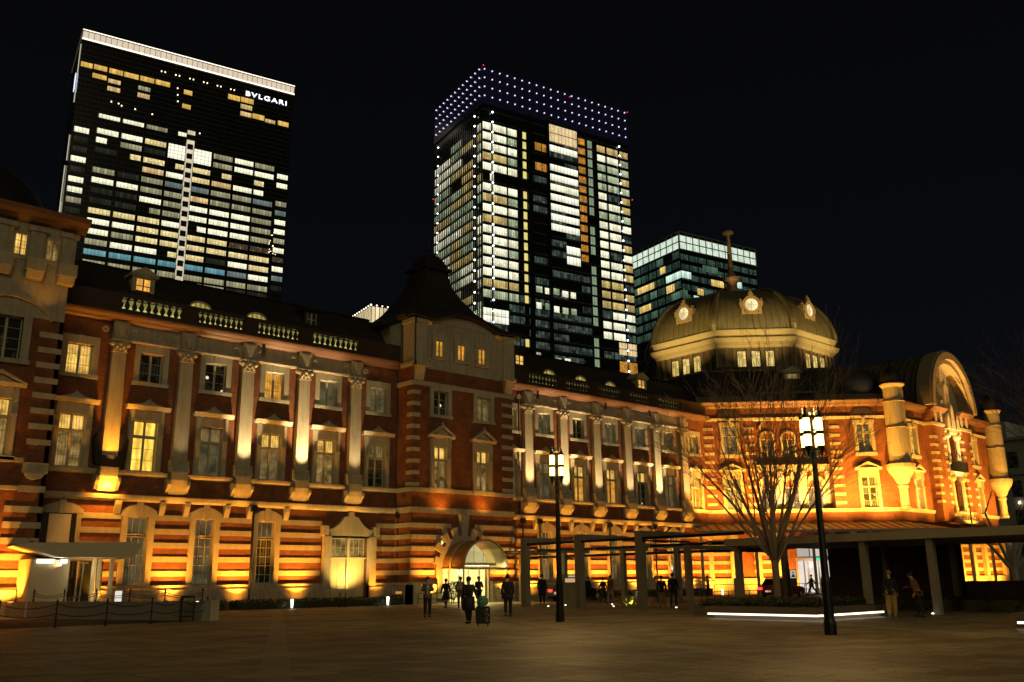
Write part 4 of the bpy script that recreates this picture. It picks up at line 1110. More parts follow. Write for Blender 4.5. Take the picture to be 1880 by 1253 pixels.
G = [
 (199.7, ['', 'W', 'W', 'D', 'rW', '', '', '', '', '']),
 (192.2, ['W', 'W', 'W', 'M', 'X', 'X', 'D', 'W', 'D', '']),
 (187.9, ['f', 'lW', 'D', 'f', 'X', 'X', 'D', 'W', 'W', 'W']),
 (183.2, ['f', 'f', 'rM', 'M', 'rM', 'M', 'rM', '', 'lM', 'W']),
 (178.5, ['W', '', '', 'R', 'W', 'M', 'R', 'W', 'lW', '']),
 (173.8, ['f', 'D', 'f', 'D', 'B', 'B', 'D', 'D', 'B', 'D']),
 (169.1, ['W', 'W', 'W', 'D', 'D', 'R', 'D', 'D', 'D', 'B']),
 (164.4, ['W', 'f', 'f', 'W', 'D', 'W', 'W', 'W', 'D', 'W']),
 (159.7, ['D', 'f', 'f', 'rD', 'D', 'W', 'W', 'W', 'D', 'W']),
 (155.0, ['f', 'M', 'M', 'M', 'W', 'rW', 'W', 'W', 'D', 'D']),
 (150.3, ['f', 'W', 'W', 'M', 'M', 'M', 'M', 'P', 'P', 'W']),
 (145.7, ['f', 'W', 'D', 'M', 'M', 'M', 'M', 'M', 'M', 'P']),
 (141.0, ['W', 'D', 'W', 'W', 'rM', 'M', 'f', 'W', 'M', 'W']),
 (136.4, ['B', 'T', 'T', 'T', 'T', 'T', 'T', 'B', 'W', 'B']),
 (131.6, ['f', 'D', 'D', 'D', 'D', 'D', 'D', 'D', 'D', 'f']),
 (128.2, ['', '', 'f', 'D', 'D', 'D', 'D', 'f', 'f', '']),
 (124.0, ['', '', '', '', 'D', 'D', 'D', 'M', 'M', 'D']),
]
items = []
for zb, st in G:
    for (a, b), s in zip(BX, st):
        if not s: continue
        side = ''
        if s[0] in 'lr' and len(s) > 1: side, s = s[0], s[1:]
        if side == 'l': b = a + (b - a) * .5
        if side == 'r': a = a + (b - a) * .5
        h = 2.45; z = zb
        if a < 5: z -= 1.5
        if a > 89: z += 1.2
        if zb > 199: h = 1.9
        if s == 'X' and zb > 190: continue
        if s == 'X': z, h = 187.9, 7.0
        if s == 'D' and a > 19 and zb == 192.2 and False: pass
        items.append(((b - a) * h, (lambda mb, a=a, b=b, z=z, h=h: mb.wquad(F, a, b, .12, z, h)), KEY[s]))
for a, b, z, h, k in [(.7, 5.4, 222, 2.4, CO), (6, 11.5, 222.2, 2.4, CO), (12.3, 18, 222.2, 2.4, CO), (18.5, 24.6, 222.2, 2.4, CO), (25.3, 31.3, 222.3, 2.4, CO), (31.9, 38.2, 222.4, 2.4, CO),
                      (5.8, 11.6, 218, 2.2, CO), (12.3, 17.4, 217.4, 2.0, CR), (12.3, 17.6, 213.6, 2.1, CR), (24.9, 30, 217.6, 2, CD), (24.9, 30, 213.9, 2.2, CR), (44.5, 48.2, 221, 2.3, CO), (44.3, 48, 213.8, 2.2, CO),
                      (64.5, 70.2, 224.2, 2.6, CO), (70.6, 76.6, 224.4, 2.6, CO), (70.7, 76.1, 221, 2.3, CR), (70.8, 76, 217.2, 2.3, CR), (76.5, 82.2, 217.3, 2.6, CO), (82.6, 87.6, 216.9, 1.8, CR), (88.9, 94.2, 217, 2.4, CO)]:
    items.append(((b - a) * h, (lambda mb, a=a, b=b, z=z, h=h: mb.wquad(F, a, b, .12, z, h)), k))
many('window', items, PAL, e)
mb = MB(); z = 203.4; k = 0                                                     # lit ladder of the middle lift shaft
while z > 126:
    mb.box(F, 47.6, 51.0, .12, .5, z - 2.0, z - .2)
    if z < 199: mb.box(F, 47.5, 48.0, .12, .3, z - 4.7, z - 2.0); mb.box(F, 50.6, 51.1, .12, .3, z - 4.7, z - 2.0)
    z -= 4.7
mb.build('lift_shaft_panel', windowmat('shaft_glow', (1, .87, .6), .8, pitch=3.4, bar=.02, cell=(5, 1), var=.3), e)
mb = MB()
for x, z in [(34 + i * 6.3 + dx, 229.4) for i in range(6) for dx in (0, 1.6)]: mb.ball(F.P(x, .3, z), .32, n=6, m=4)
for x, z in [(14.5, 208.4), (17.5, 208.3), (18.8, 207.6), (24.5, 207.5), (31.8, 207), (41.6, 222.9), (41.9, 219.6), (42.2, 216.4), (53, 203)]: mb.ball(F.P(x, .3, z), .32, n=6, m=4)
for i in range(16): mb.ball(F.P(88 + rnd.random() * 3.4, .3, 150 + rnd.random() * 12), .22, n=5, m=3)
mb.build('spotlight', emat('spot_warm', (1, .8, .5), 3), e)
cu = bpy.data.curves.new('sign', 'FONT'); cu.body = 'BVLGARI'; cu.size = 3.1; cu.extrude = .12; cu.space_character = 1.25; cu.offset = .02
to = bpy.data.objects.new('tmp', cu); COL.objects.link(to); bpy.context.view_layer.update()
me = bpy.data.meshes.new_from_object(to.evaluated_get(bpy.context.evaluated_depsgraph_get())); bpy.data.objects.remove(to)
so = bpy.data.objects.new('sign_lettering', me); COL.objects.link(so); me.materials.clear(); me.materials.append(emat('sign_white', (.85, .85, 1.), 2.6))
w = max(v.co.x for v in me.vertices); s = 20.2 / w
so.parent = e; p = F.P(72.4, .3, 228.3); so.location = p - e.location; so.rotation_euler = (PI / 2, 0, math.radians(TA)); so.scale = (s, 2.3 / (max(v.co.y for v in me.vertices)), 1)
mb = MB()
for u, z0, z1 in [(1.5, 205, 233.5), (9, 150, 178), (6, 130, 160), (3, 178, 190), (12, 120, 140)]: mb.tube(LF.P(40 - u, .05, z0), LF.P(40 - u, .05, z1), .22, n=5)
mb.build('edge_light', emat('edge_glow', (.9, .85, .6), .55), e)
MB().box(LF, 30, 33, .1, .4, 214, 222).build('wall_screen', emat('screen_blue_white', (.6, .7, 1), 1.6), e)

# middle tower ------------------------------------------------------------
e, F, LF = tower_base('office_tower', (216.0, 256.7), 'tall office tower with rows of purple-white light dots round its crown', 75, 42, 205, F2)
MB().box(F, .2, 74.8, -42, 0, 0, 205.5).build('facade', F2, e)
PAL2 = [windowmat('bank_white', (1, .97, .68), 1.35, pitch=.83, bar=.16, cell=(1.65, 10), grad=.55, var=.4, soft=.45, spots=.5),
        windowmat('bank_green', (.80, .92, .56), .68, pitch=.83, bar=.18, cell=(1.65, 10), grad=.55, var=.6, soft=.5, spots=.7),
        windowmat('bank_warm', (1, .74, .26), .75, pitch=.83, bar=.16, cell=(1.65, 10), grad=.55, var=.5, soft=.5, spots=.6),
        windowmat('bank_bright', (1, .98, .76), 1.25, pitch=1.65, bar=.1, cell=(1.65, 10), grad=.55, var=.2, soft=.4),
        windowmat('bank_orange', (1, .42, .06), .6, pitch=1.3, bar=.1, cell=(1.3, 2), var=.5, soft=.6, spots=.8),
        windowmat('bank_yellow', (1, .84, .25), .85, pitch=9, bar=.0, cell=(3, 4.446), var=.15, soft=.2),
        windowmat('bank_palegreen', (.66, .85, .55), .38, pitch=1.3, bar=.12, cell=(1.3, 4.446), var=.2),
        windowmat('bank_faint', (.4, .55, .42), .17, pitch=1.65, bar=.14, cell=(1.65, 2.2), var=.9, soft=.5, spots=.5),
        windowmat('bank_tan', (1, .74, .38), .9, pitch=1.85, bar=.09, cell=(1.85, 9), var=.2, soft=.35, zl=4.1, spots=.5)]
items = []
def wq(fr, a, b, z, h, k, d=.12): items.append(((b - a) * h * (1 if d < .5 else 1), (lambda mb: mb.wquad(fr, a, b, d, z, h)), k))
r2 = random.Random(11)
for j in range(26):
    z = 178.1 - 4.446 * j + .15
    pick = lambda: r2.choices((0, 1, 2), (7, 4, 1))[0]
    dark = j in (5,)
    if j < 17:
        if not dark:
            c = pick(); wq(F, .2, 4.0, z, 3.1, c); wq(F, 4.8, 11.2, z, 3.1, c); wq(F, 11.9, 16.2, z, 3.1, c if r2.random() < .6 else 1)
        else: wq(F, 3.5, 5.2, z, 3.1, 0)
        wq(F, 19.1, 20.8, z + .2, 3.1, 5) if j not in (5,) and j < 20 else None
    elif j == 18: wq(F, .2, 4, z - 1, 2.6, 3); wq(F, 4.6, 11.5, z - 1, 2.6, 3); wq(F, .2, 4, z + 1.8, 2.8, 3); wq(F, 4.6, 11.5, z + 1.8, 2.8, 3); wq(LF, 34, 41.8, z - 1, 2.6, 0); wq(LF, 34, 41.8, z + 1.8, 2.8, 1)
    elif j in (20, 22, 24): wq(F, 19.1, 20.8, z + .2, 3.1, 5)
    wq(F, 52.4, 54.8, z + 4.4, 3.5, 6) if j not in (8, 12, 19) else None
    zr = z + 4.0
    if j < 20:
        c = pick(); wq(F, 57.5, 61.8, zr, 3.0, c if j not in (17,) else 7)
        wq(F, 62.8, 68.8, zr, 3.0, c if r2.random() < .75 else 7); wq(F, 70, 74.4, zr, 3.0, r2.choice((0, 1, 2)) if r2.random() < .8 else 7)
    elif j == 20: wq(F, 65.3, 74.5, zr - 1.5, 5.2, 8)
    elif j == 22: wq(F, 65.2, 74.5, zr - .5, 5, 4)
    elif j > 22:
        wq(F, 57.5, 62, zr, 3.1, 1); wq(F, 63, 74.5, zr, 3.3, 1)
    if j in (21, 22, 23, 24, 25):
        for q in range(6): u = 24 + q * 4.5; wq(F, u, u + 3.2 * r2.random() + .6, z + r2.random() * 2, .6 + r2.random() * 1.5, r2.choice((0, 1, 2, 7)))  # small glowing panes painted in for reflections low on the tower
wq(F, 32.5, 46.8, 180.6, 8.2, 8); 
for j in range(1, 10):
    z = 180.85 - 4.446 * j
    if j == 2: continue
    wq(F, 32.5, 46.8, z, 2.9, 3 if j != 5 else 0)
wq(F, 40, 46.8, 131.7, 3.4, 3); wq(F, 40, 46.8, 127.2, 3.4, 3)
for j in range(0, 13): wq(F, 47.4, 51.0, 183.2 - 4.446 * j, 2.9, 4) if j != 2 or True else None
for z in (175, 166): wq(F, 28.7, 32.2, z, 3.5, 4); wq(F, 25.2, 28.3, z, 3.5, 4)
for zz in (112.5, 105.5):
    for q in range(5): wq(F, 24.5 + q * 4.2, 26.6 + q * 4.2 + r2.random(), zz + r2.random() * .6, 2.6, 0 if r2.random() < .5 else 1)
for j in range(22):
    z = 178.1 - 4.446 * j - .2
    for a, b, w in ((27, 42, (6, 4, 1)), (17.5, 26.5, (3, 3, 3)), (7.5, 17, (2, 3, 4)), (.2, 4.4, (5, 4, 1))):
        if r2.random() < .13: continue
        c = r2.choices((0, 1, 2), w)[0]; wq(LF, 42 - b, 42 - a, z, 3.1, c)
for j in range(34):                                                             # dark floors: faint glowing panes stand in for grid lines and reflections
    z = 183 - 4.446 * j
    for a, b in ((21.2, 30.5), (32.3, 40), (40, 46.9), (47.2, 51.5)):
        if r2.random() < (.75 if z < 125 else .35): wq(F, a, b, z, 2.6, 7, .06)
    if z < 112:
        for a, b in ((0, 11), (12, 19), (57, 74)):
            if r2.random() < .6: wq(F, a, b, z, 2.8, 7, .06)
many('window', items, PAL2, e)
mb = MB()                                                                       # fins of the side face
for i in range(26): u = i * 1.66 + .3; mb.box(LF, u - .09, u + .09, .12, .6, 60, 186)
for i in (4.4, 11.6, 16.6, 56.9, 62.3, 69.4): mb.box(F, i - .14, i + .14, .12, .5, 60, 186)
mb.box(F, 21.5, 23.4, .1, 1.0, 60, 190); mb.box(F, 30.6, 32, .1, 1.0, 60, 190)
mb.build('facade_fin', GLASSF, e)
CRV = facade_mat('crown_screen', (.012, .014, .03), (.05, .05, .09), 1.2, 1.35)
_b = [n for n in CRV.node_tree.nodes if n.type == 'BSDF_PRINCIPLED'][0]; _b.inputs['Emission Color'].default_value = (.35, .36, .9, 1); _b.inputs['Emission Strength'].default_value = .005  # weak violet emission paints the haze around the crown
MB().box(F, -.5, 75.3, -42.5, .5, 189.5, 206).build('crown_screen', CRV, e)
items = []
def dot(fr, u, z, r=.29, k=0): items.append((r, (lambda mb: mb.ball(fr.P(u, .75, z), r, n=8, m=5)), k))
for i in range(21):
    for z in (204.9, 201, 196.9, 192.8): dot(F, .8 + i * 3.63, z)
for i in range(12):
    for z in (205.1, 201.1, 197, 193): dot(LF, 42.2 - 1.3 - i * 3.55, z)
for j in range(25):
    z = 186.2 - 4.446 * j
    dot(F, 4.4, z, .42, 1); dot(F, 69.4, z + 1, .42, 1); dot(LF, 37, z - .6, .4, 1); dot(LF, 4.2, z - .4, .35, 1)
many('spotlight', items, [emat('crown_dot', (.72, .60, 1), 1.9), emat('facade_dot', (.85, .95, 1), 4)], e)
mb = MB()
for fr, u, z in ((F, .2, 206.4), (F, 75, 205.6), (F, 43.3, 204.3), (F, 75.4, 163), (F, .8, 165), (LF, 0, 163), (F, .8, 118)): mb.ball(fr.P(u, .8, z), .24)
mb.build('warning_light', emat('beacon_red', (1, .02, .02), 2.5), e)

# right tower -------------------------------------------------------------
e, F, LF = tower_base('office_tower', (308.7, 232.3), 'shorter green glass office tower with a two storey lit glass crown', 47, 33, 150, F3)
MB().box(F, 0, 46.9, -33, 0, 0, 141.5).build('facade', mat('curtain_wall_dark_front', (.006, .008, .008), .2, var=.4, scale=.1), e)
MB().quad(LF, 0, 33, .05, 0, 141.5).build('facade', F3, e, fix=False)
CR3 = windowmat('crown_glass', (.84, 1, .80), 1.0, pitch=.95, bar=.12, cell=(.95, 3.6), var=.25, soft=.3)
MB().quad(F, 0, 46.9, 0, 142, 148.3).quad(LF, 0, 33, 0, 142, 148.3).build('crown_glazing', CR3, e, fix=False)
MB().box(F, .3, 46.6, -32.7, -.3, 142, 148.3).build('crown_core', F3, e)
mb = MB(); mb.box(F, -.3, 47.3, -33.3, .3, 141.5, 142.0); mb.box(F, -.3, 47.3, -33.3, .3, 145.0, 145.4); mb.box(F, -.4, 47.4, -33.4, .4, 149.7, 150.0); mb.box(F, -.1, 47, -33, .1, 148.3, 148.6)
for i in range(0, 13): mb.box(F, i * 3.9 - .1, i * 3.9 + .1, .0, .4, 142, 150)
for i in range(0, 9): mb.box(LF, i * 4.1 - .1, i * 4.1 + .1, .0, .4, 142, 150)
mb.build('crown_frame', mat('crown_frame_grey', (.25, .3, .28), .5), e)
PAL3 = [windowmat('green_lit', (.75, 1, .82), 1.1, pitch=1.5, bar=.1, cell=(1.5, 10), grad=.4, var=.4, soft=.4), windowmat('amber_lit', (1, .68, .2), 1., pitch=1.5, bar=.1, cell=(1.5, 10), grad=.4, var=.4, soft=.5, spots=.6),
        windowmat('green_dim', (.4, .75, .5), .22, pitch=1.5, bar=.1, cell=(1.5, 10), grad=.4, var=.5, soft=.5), windowmat('green_faint', (.25, .5, .36), .14, pitch=1.5, bar=.1, cell=(1.5, 10), grad=.4, var=.7, soft=.5, spots=1.2)]
items = []
for a, b, z, h, k in [(0, 5.7, 128.5, 3.2, 0), (13, 22, 133.5, 3, 2), (17.5, 25, 127.5, 3, 1), (27, 30.5, 129, 3, 0), (32.6, 36.4, 129, 3, 0), (8.8, 12.4, 122, 3, 1), (13, 18, 122, 3, 2), (0, 3, 120, 3, 2), (6.6, 9.4, 118.5, 2.8, 0), (12, 15, 118.5, 2.8, 2), (30, 40, 124.4, 3, 0), (34, 38, 124, 3, 2)]: wq(F, a, b, z, h, k)
for a, b, z, h, k in [(0, 9.8, 128.4, 3.2, 0), (10, 13.6, 133.6, 3.2, 1), (4.6, 10, 123.6, 3.4, 1), (18, 30, 128.6, 3, 1), (21, 29, 119.3, 3, 1), (0, 7, 119.5, 3.2, 2)]: wq(LF, 33 - b, 33 - a, z, h, k)
for j in range(8):
    for i in range(6):
        if r2.random() < .97: wq(LF, 33 - (i * 5.4 + 5), 33 - (i * 5.4 + .4), 137.8 - 4.6 * j, 3.2, 3 if r2.random() < .75 else 2, .08)
for j in range(7):
    for i in range(9): wq(F, i * 5.2 + .3, i * 5.2 + 4.8, 137.0 - 4.6 * j, 2.6, 3, .07)
many('window', items, PAL3, e)
# small far block with lamp-edged roof
e, F, LF = tower_base('lantern_block', (105.05, 162.7), 'small distant block with a glowing glass top edged in tiny lamps', 12, 12, 60, F2); e['category'] = 'building'
MB().box(F, 0, 12, -12, 0, 0, 56.2).build('facade', F2, e)
LG = windowmat('lantern_glow', (1, .70, .30), 1.1, pitch=.95, bar=.22, cell=(.95, 5), var=.4, hot=(1, .9, .6))
MB().box(F, 0, 12, -11.9, -.02, 56.4, 59.8).build('core', LG, e)
MB().quad(F, 0, 12, .0, 56.4, 59.8).quad(LF, 0, 12, .0, 56.4, 59.8).build('glazing', LG, e, fix=False)
mb = MB()
for i in range(10): mb.ball(F.P(i * 1.3, .1, 60.1), .17, n=6, m=4); mb.ball(LF.P(12 - i * 1.3, .1, 60.1), .17, n=6, m=4)
mb.build('roof_lamp', emat('roof_lamp_glow', (1, .85, .6), 3.5), e)
# pale block beyond the station on the right
e = empty('office_block', (172, 60, 0), 'pale stone office block with dark windows beyond the right end of the station', 'building')
F = Fr(172, 58); SF = Fr(172, 90, -90)
PB = mat('pale_block_stone', (.34, .34, .33), .8, var=.15)
def ww(fr, L, z0, z1, nu, zs, wd, hgt):
    hs = []
    for zc in zs:
        for i in range(nu):
            u = L * (i + .5) / nu; hs.append((u - wd / 2, u + wd / 2, zc, zc + hgt))
    return hs
blk = MB().box(F, 0, 46, -32, 0, 0, 24.5).box(F, 8, 46, -32, -6, 24.5, 29).build('wall', PB, e)
for zc in (4.5, 9.5, 14.5, 19.5):
    for fr, L in ((F, 46), (SF, 32)):
        n = int(L / 4.6)
        for i in range(n):
            u = L * (i + .5) / n
            MB().box(fr, u - .8, u + .8, -.02, .05, zc, zc + 2.8).build('window', GDARK, e)
mb = MB()
for z in (8.4, 18.3, 24.3): mb.box(F, -.3, 46, 0, .4, z, z + .5); mb.box(SF, 0, 32.3, 0, .4, z, z + .5)
mb.build('string_course', PB, e)
mb = MB()
for u, z in ((27, 7.2), (29.5, 13.5), (22, 6)): mb.ball(SF.P(u, .3, z), .28)
mb.box(F, 7, 12, .0, .6, 29.0, 29.3); mb.build('wall_lamp', emat('wall_lamp_glow', (1, .8, .5), 3), e)
# ------------------------------------------------------------------ ground
W0 = Fr(0, 0)
def groundmat():
    m = bpy.data.materials.new('plaza_paving'); nt, out = nodes(m)
    b = N(nt, 'ShaderNodeBsdfPrincipled')
    g = N(nt, 'ShaderNodeNewGeometry')
    mp = N(nt, 'ShaderNodeMapping'); mp.inputs['Rotation'].default_value = (0, 0, math.radians(90)); nt.links.new(g.outputs['Position'], mp.inputs[0])
    br = N(nt, 'ShaderNodeTexBrick', ins={'Color1': (.34, .29, .175, 1), 'Color2': (.18, .155, .095, 1), 'Mortar': (.06, .05, .035, 1), 'Scale': 1., 'Mortar Size': .02, 'Brick Width': .9, 'Row Height': .9, 'Bias': 0.})
    br.offset = .5; nt.links.new(mp.outputs[0], br.inputs['Vector'])
    nz = N(nt, 'ShaderNodeTexNoise', ins={'Scale': .16, 'Detail': 8., 'Roughness': .7}); nt.links.new(g.outputs['Position'], nz.inputs['Vector'])
    mr = N(nt, 'ShaderNodeMapRange', ins={1: .35, 2: .65, 3: .55, 4: 1.35}); nt.links.new(nz.outputs['Fac'], mr.inputs[0])
    ng = N(nt, 'ShaderNodeTexNoise', ins={'Scale': 14., 'Detail': 6., 'Roughness': .85}); nt.links.new(g.outputs['Position'], ng.inputs['Vector'])
    mg = N(nt, 'ShaderNodeMapRange', ins={1: .38, 2: .62, 3: .55, 4: 1.5}); nt.links.new(ng.outputs['Fac'], mg.inputs[0])
    v = N(nt, 'ShaderNodeVectorMath', operation='SCALE'); nt.links.new(br.outputs['Color'], v.inputs[0]); nt.links.new(mth(nt, 'MULTIPLY', mr.outputs[0], mg.outputs[0]), v.inputs['Scale'])
    b2 = N(nt, 'ShaderNodeTexBrick', ins={'Color1': (0, 0, 0, 1), 'Color2': (0, 0, 0, 1), 'Mortar': (1, 1, 1, 1), 'Scale': 1., 'Mortar Size': .28, 'Mortar Smooth': .1, 'Brick Width': 9., 'Row Height': 6.3})
    b2.offset = 0.; m2 = N(nt, 'ShaderNodeMapping'); m2.inputs['Rotation'].default_value = (0, 0, math.radians(28)); nt.links.new(g.outputs['Position'], m2.inputs[0]); nt.links.new(m2.outputs[0], b2.inputs['Vector'])
    nt.links.new(mixc(nt, mth(nt, 'MULTIPLY', b2.outputs['Fac'], .55), v.outputs[0], (.36, .33, .24)), b.inputs['Base Color'])
    n2 = N(nt, 'ShaderNodeTexNoise', ins={'Scale': 1.5, 'Detail': 5.}); nt.links.new(g.outputs['Position'], n2.inputs['Vector'])
    r = N(nt, 'ShaderNodeMapRange', ins={3: .42, 4: .7}); nt.links.new(n2.outputs['Fac'], r.inputs[0]); nt.links.new(r.outputs[0], b.inputs['Roughness'])
    n3 = N(nt, 'ShaderNodeTexNoise', ins={'Scale': 30., 'Detail': 3.}); nt.links.new(g.outputs['Position'], n3.inputs['Vector'])
    bp = N(nt, 'ShaderNodeBump', ins={'Strength': .6, 'Distance': .012}); nt.links.new(n3.outputs['Fac'], bp.inputs['Height']); nt.links.new(bp.outputs[0], b.inputs['Normal'])
    nt.links.new(b.outputs[0], out.inputs[0]); return m
GM = groundmat()
tag(MB().box(W0, -900, 1500, 900, -1500, -.4, 0).build('ground', GM), kind='structure')
ASPH = mat('asphalt', (.05, .045, .04), .75, var=.3, scale=3, bump=.3)
mb = MB(); i = [mb.vert(p) for p in ((44, 53, .004), (60, 53, .004), (74, 52, .004), (84, 40, .004), (60, 34, .004), (49, 36, .004), (46, 44, .004))]; mb.face(i)
tag(mb.build('taxi_road', ASPH, fix=False), kind='structure')
PALE = mat('pale_walkway', (.42, .36, .24), .55, var=.15, scale=2)
mb = MB(); i = [mb.vert(p) for p in ((38.2, 53, .006), (47, 53, .006), (47, 47.5, .006), (44.5, 46, .006), (39.2, 47, .006))]; mb.face(i)
i = [mb.vert(p) for p in ((41.5, 36.8, .006), (44.5, 38.2, .006), (62, 33.5, .006), (60, 30, .006), (43, 33, .006))]; mb.face(i)
tag(mb.build('walkway', PALE, fix=False), kind='structure')
mb = MB(); mb.box(W0, 49, 71, -52.6, -52.9, 0, .14); tag(mb.build('kerb', PALE), kind='structure')

# ------------------------------------------------------------------ foliage
LEAF = mat('hedge_leaf', (.045, .055, .02), .6, var=.5, scale=6)
def leafbox(name, x0, x1, y0, y1, z0, z1, label, n=None, group=None, s=.09):
    mb = MB(); r = random.Random(int(x0 * 31 + y0 * 7))
    mb.box(W0, x0 + .1, x1 - .1, -(y0 + .1), -(y1 - .1), z0, z1 - .08)
    n = n or int(110 * ((x1 - x0) * (y1 - y0) + (z1 - z0) * ((x1 - x0) + (y1 - y0)) * 2))
    for _ in range(n):
        f = r.random()
        p = Vector((r.uniform(x0, x1), r.uniform(y0, y1), r.uniform(z0, z1)))
        if f < .5: p.z = z1 + r.gauss(0, .04)
        elif f < .8: p.y = y0 + r.gauss(0, .05)
        else: p.x = (x0 if r.random() < .7 else x1) + r.gauss(0, .05)
        a = Vector((r.gauss(0, 1), r.gauss(0, 1), r.gauss(0, 1))).normalized(); b = a.orthogonal().normalized(); k = s * r.uniform(.6, 1.4)
        mb.face([mb.vert(p + a * k), mb.vert(p + b * k * .5), mb.vert(p - a * k), mb.vert(p - b * k * .5)])
    return tag(mb.build(name, LEAF, fix=False), label, 'hedge', group)
leafbox('hedge', 17.5, 24.6, 52.5, 53.4, 0, .5, 'low dark clipped hedge at the wall foot beside the ramp')
leafbox('hedge', 25.2, 37.2, 52.5, 53.4, 0, .5, 'low dark clipped hedge running under the stone doorway')
leafbox('hedge', 51.5, 71.5, 52.4, 53.3, 0, .55, 'low dark clipped hedge behind the pergola posts')

# ------------------------------------------------------------------ street lamps
IRON = mat('lamp_iron_black', (.012, .011, .010), .4, .5, var=.2)
LGLOW = emat('lantern_glass', (1, .60, .17), 6.5)
def street_lamp(x, y, label, H=6.3, light=True):
    e = empty('street_lamp', (x, y, 0), label, 'street lamp', 'tall four lantern street lamps')
    mb = MB(); mb.lathe(x, y, [(.17, 0), (.17, .3), (.14, .42), (.135, 1.4), (.105, 1.55), (.09, 3), (.07, 4.8), (.055, H - .1)], 12); mb.build('pole', IRON, e)
    c = MB(); dd = .245
    for a in range(4):
        t = a * PI / 2; c.tube((x, y, H - 1.05), (x + dd * math.cos(t), y + dd * math.sin(t), H - .98), .025); c.tube((x, y, H - .42), (x + dd * math.cos(t), y + dd * math.sin(t), H - .42), .02)
    c.lathe(x, y, [(.09, H - .15), (.12, H), (.05, H + .1), (.02, H + .3)], 8); c.build('crossarm', IRON, e)
    for a in range(4):
        t = a * PI / 2; px, py = x + dd * math.cos(t), y + dd * math.sin(t)
        f = MB(); f.lathe(px, py, [(.02, H - 1.2), (.05, H - 1.1), (.10, H - .93), (.112, H - .9), (.03, H - .89), (.03, H - .58), (.108, H - .57), (.108, H - .47), (.03, H - .46), (.03, H - .11), (.112, H - .1), (.1, H - .02), (.04, H + .12), (.015, H + .25)], 10)
        o = f.build('lantern', IRON, e)
        MB().lathe(px, py, [(.095, H - .9), (.1, H - .5), (.095, H - .1)], 12).build('lantern_glass', LGLOW, o)
    return e
street_lamp(25.1, 25.4, 'tall lamp post with four glowing lanterns standing in front of the pergola')
street_lamp(23.7, 13.6, 'tall lamp post with four glowing lanterns standing beside the bare tree and its lit planter', H=6.0)

# ------------------------------------------------------------------ pergola
pe = empty('pergola', (42, 42, 0), 'open grey post and beam pergola crossing the forecourt by the arched entrance', 'pergola')
PY = [41.5, 37.0, 32.5]
for y in PY:
    MB().box(W0, 38.0, 38.4, -(y - .2), -(y + .2), 0, 4.0).build('post', POSTM, pe)
    MB().box(W0, 38.4, 42.2, -(y - .12), -(y + .12), 3.72, 4.0).build('beam', POSTM, pe)
for y in (51.5, 47.0, 41.5, 37.0, 32.5, 29.4):
    MB().box(W0, 46.85, 47.15, -(y - .15), -(y + .15), 0, 3.45).build('post', POSTM, pe)
    MB().box(W0, 44.2, 49.5, -(y - .1), -(y + .1), 3.35, 3.6).build('beam', POSTM, pe)
for x, z, a, b in ((38.2, 3.6, 41.6, 26), (47.0, 3.1, 54, 29), (44.4, 3.45, 54.5, 30), (49.3, 3.2, 52.5, 30)):
    MB().tube((x, a, z), (x, b, z), .075, n=8).build('rail_beam', DKMETAL, pe)
MB().tube((38.2, 29.3, 3.3), (38.2, 32.5, 3.5), .05).build('rail_beam', DKMETAL, pe)
# covered walk with thick roof slab
cw = empty('covered_walk', (42, 18, 0), 'flat roofed covered walk with a thick grey slab on square posts and dark panel walls', 'shelter')
for y in (29.4, 26.4, 20.0, 17.1): MB().box(W0, 38.06, 38.34, -(y - .14), -(y + .14), 0, 3.12).build('post', POSTM, cw)
MB().box(W0, 37.7, 47.5, -26.8, 10, 2.98, 3.32).build('roof', mat('slab_paint', (.32, .28, .20), .6, var=.15, scale=.8), cw)
MB().box(W0, 38.0, 42.5, -29.5, -29.3, 2.95, 3.15).box(W0, 38.0, 42, -26.5, -26.3, 2.72, 2.95).build('beam', POSTM, cw)
DKP = brickmat('dark_brown_tile', (.05, .03, .02), (.04, .024, .016), (.02, .014, .01), w=.3, h=.1)
MB().box(W0, 44.0, 44.5, -25.0, -18.5, 0, 2.9).build('panel_wall', DKP, cw)
MB().box(W0, 43.7, 43.95, -18.75, -18.5, 0, 2.98).box(W0, 43.7, 43.95, -22, -21.8, 0, 2.98).build('post', POSTM, cw)
tag(MB().box(W0, 44, 44.3, -18.3, -2, 0, 1.26).build('low_wall', DKP), 'low dark brown wall at the right beyond the covered walk', 'wall')
leafbox('hedge', 42.4, 43.8, 4, 24, 0, .55, 'dark planting along the foot of the brown panel wall', n=2600)

# ------------------------------------------------------------------ planter benches with light strips
CONC = mat('planter_granite', (.12, .10, .075), .7, var=.3, scale=8)
STRIP = emat('strip_light', (1, .80, .60), 3.2)
def planter(x0, x1, y0, y1, label):
    e = empty('planter', ((x0 + x1) / 2, (y0 + y1) / 2, 0), label, 'planter', 'granite planters with light strips')
    MB().box(W0, x0, x1, -y0, -y1, .22, .45).build('seat_slab', CONC, e)
    MB().box(W0, x0 + .25, x1 - .25, -(y0 + .25), -(y1 - .25), 0, .22).build('base', CONC, e)
    s = MB().box(W0, x0 + .06, x0 + .12, -(y0 + .08), -(y1 - .1), .14, .2); s.box(W0, x0 + .12, x1 - .3, -(y0 + .06), -(y0 + .12), .14, .2)
    s.build('strip_light', STRIP, e)
    return e
planter(30.6, 35.9, 18.0, 22.9, 'square granite planter bench with a glowing strip under its edge, by the right lamp post')
planter(29.3, 33.0, 8.6, 11.0, 'granite planter bench with a glowing strip, cut by the right edge of the photo')
leafbox('hedge', 31.2, 35.4, 18.7, 23.6, .4, .66, 'low ground cover planting under the bare tree', n=3000, s=.075)
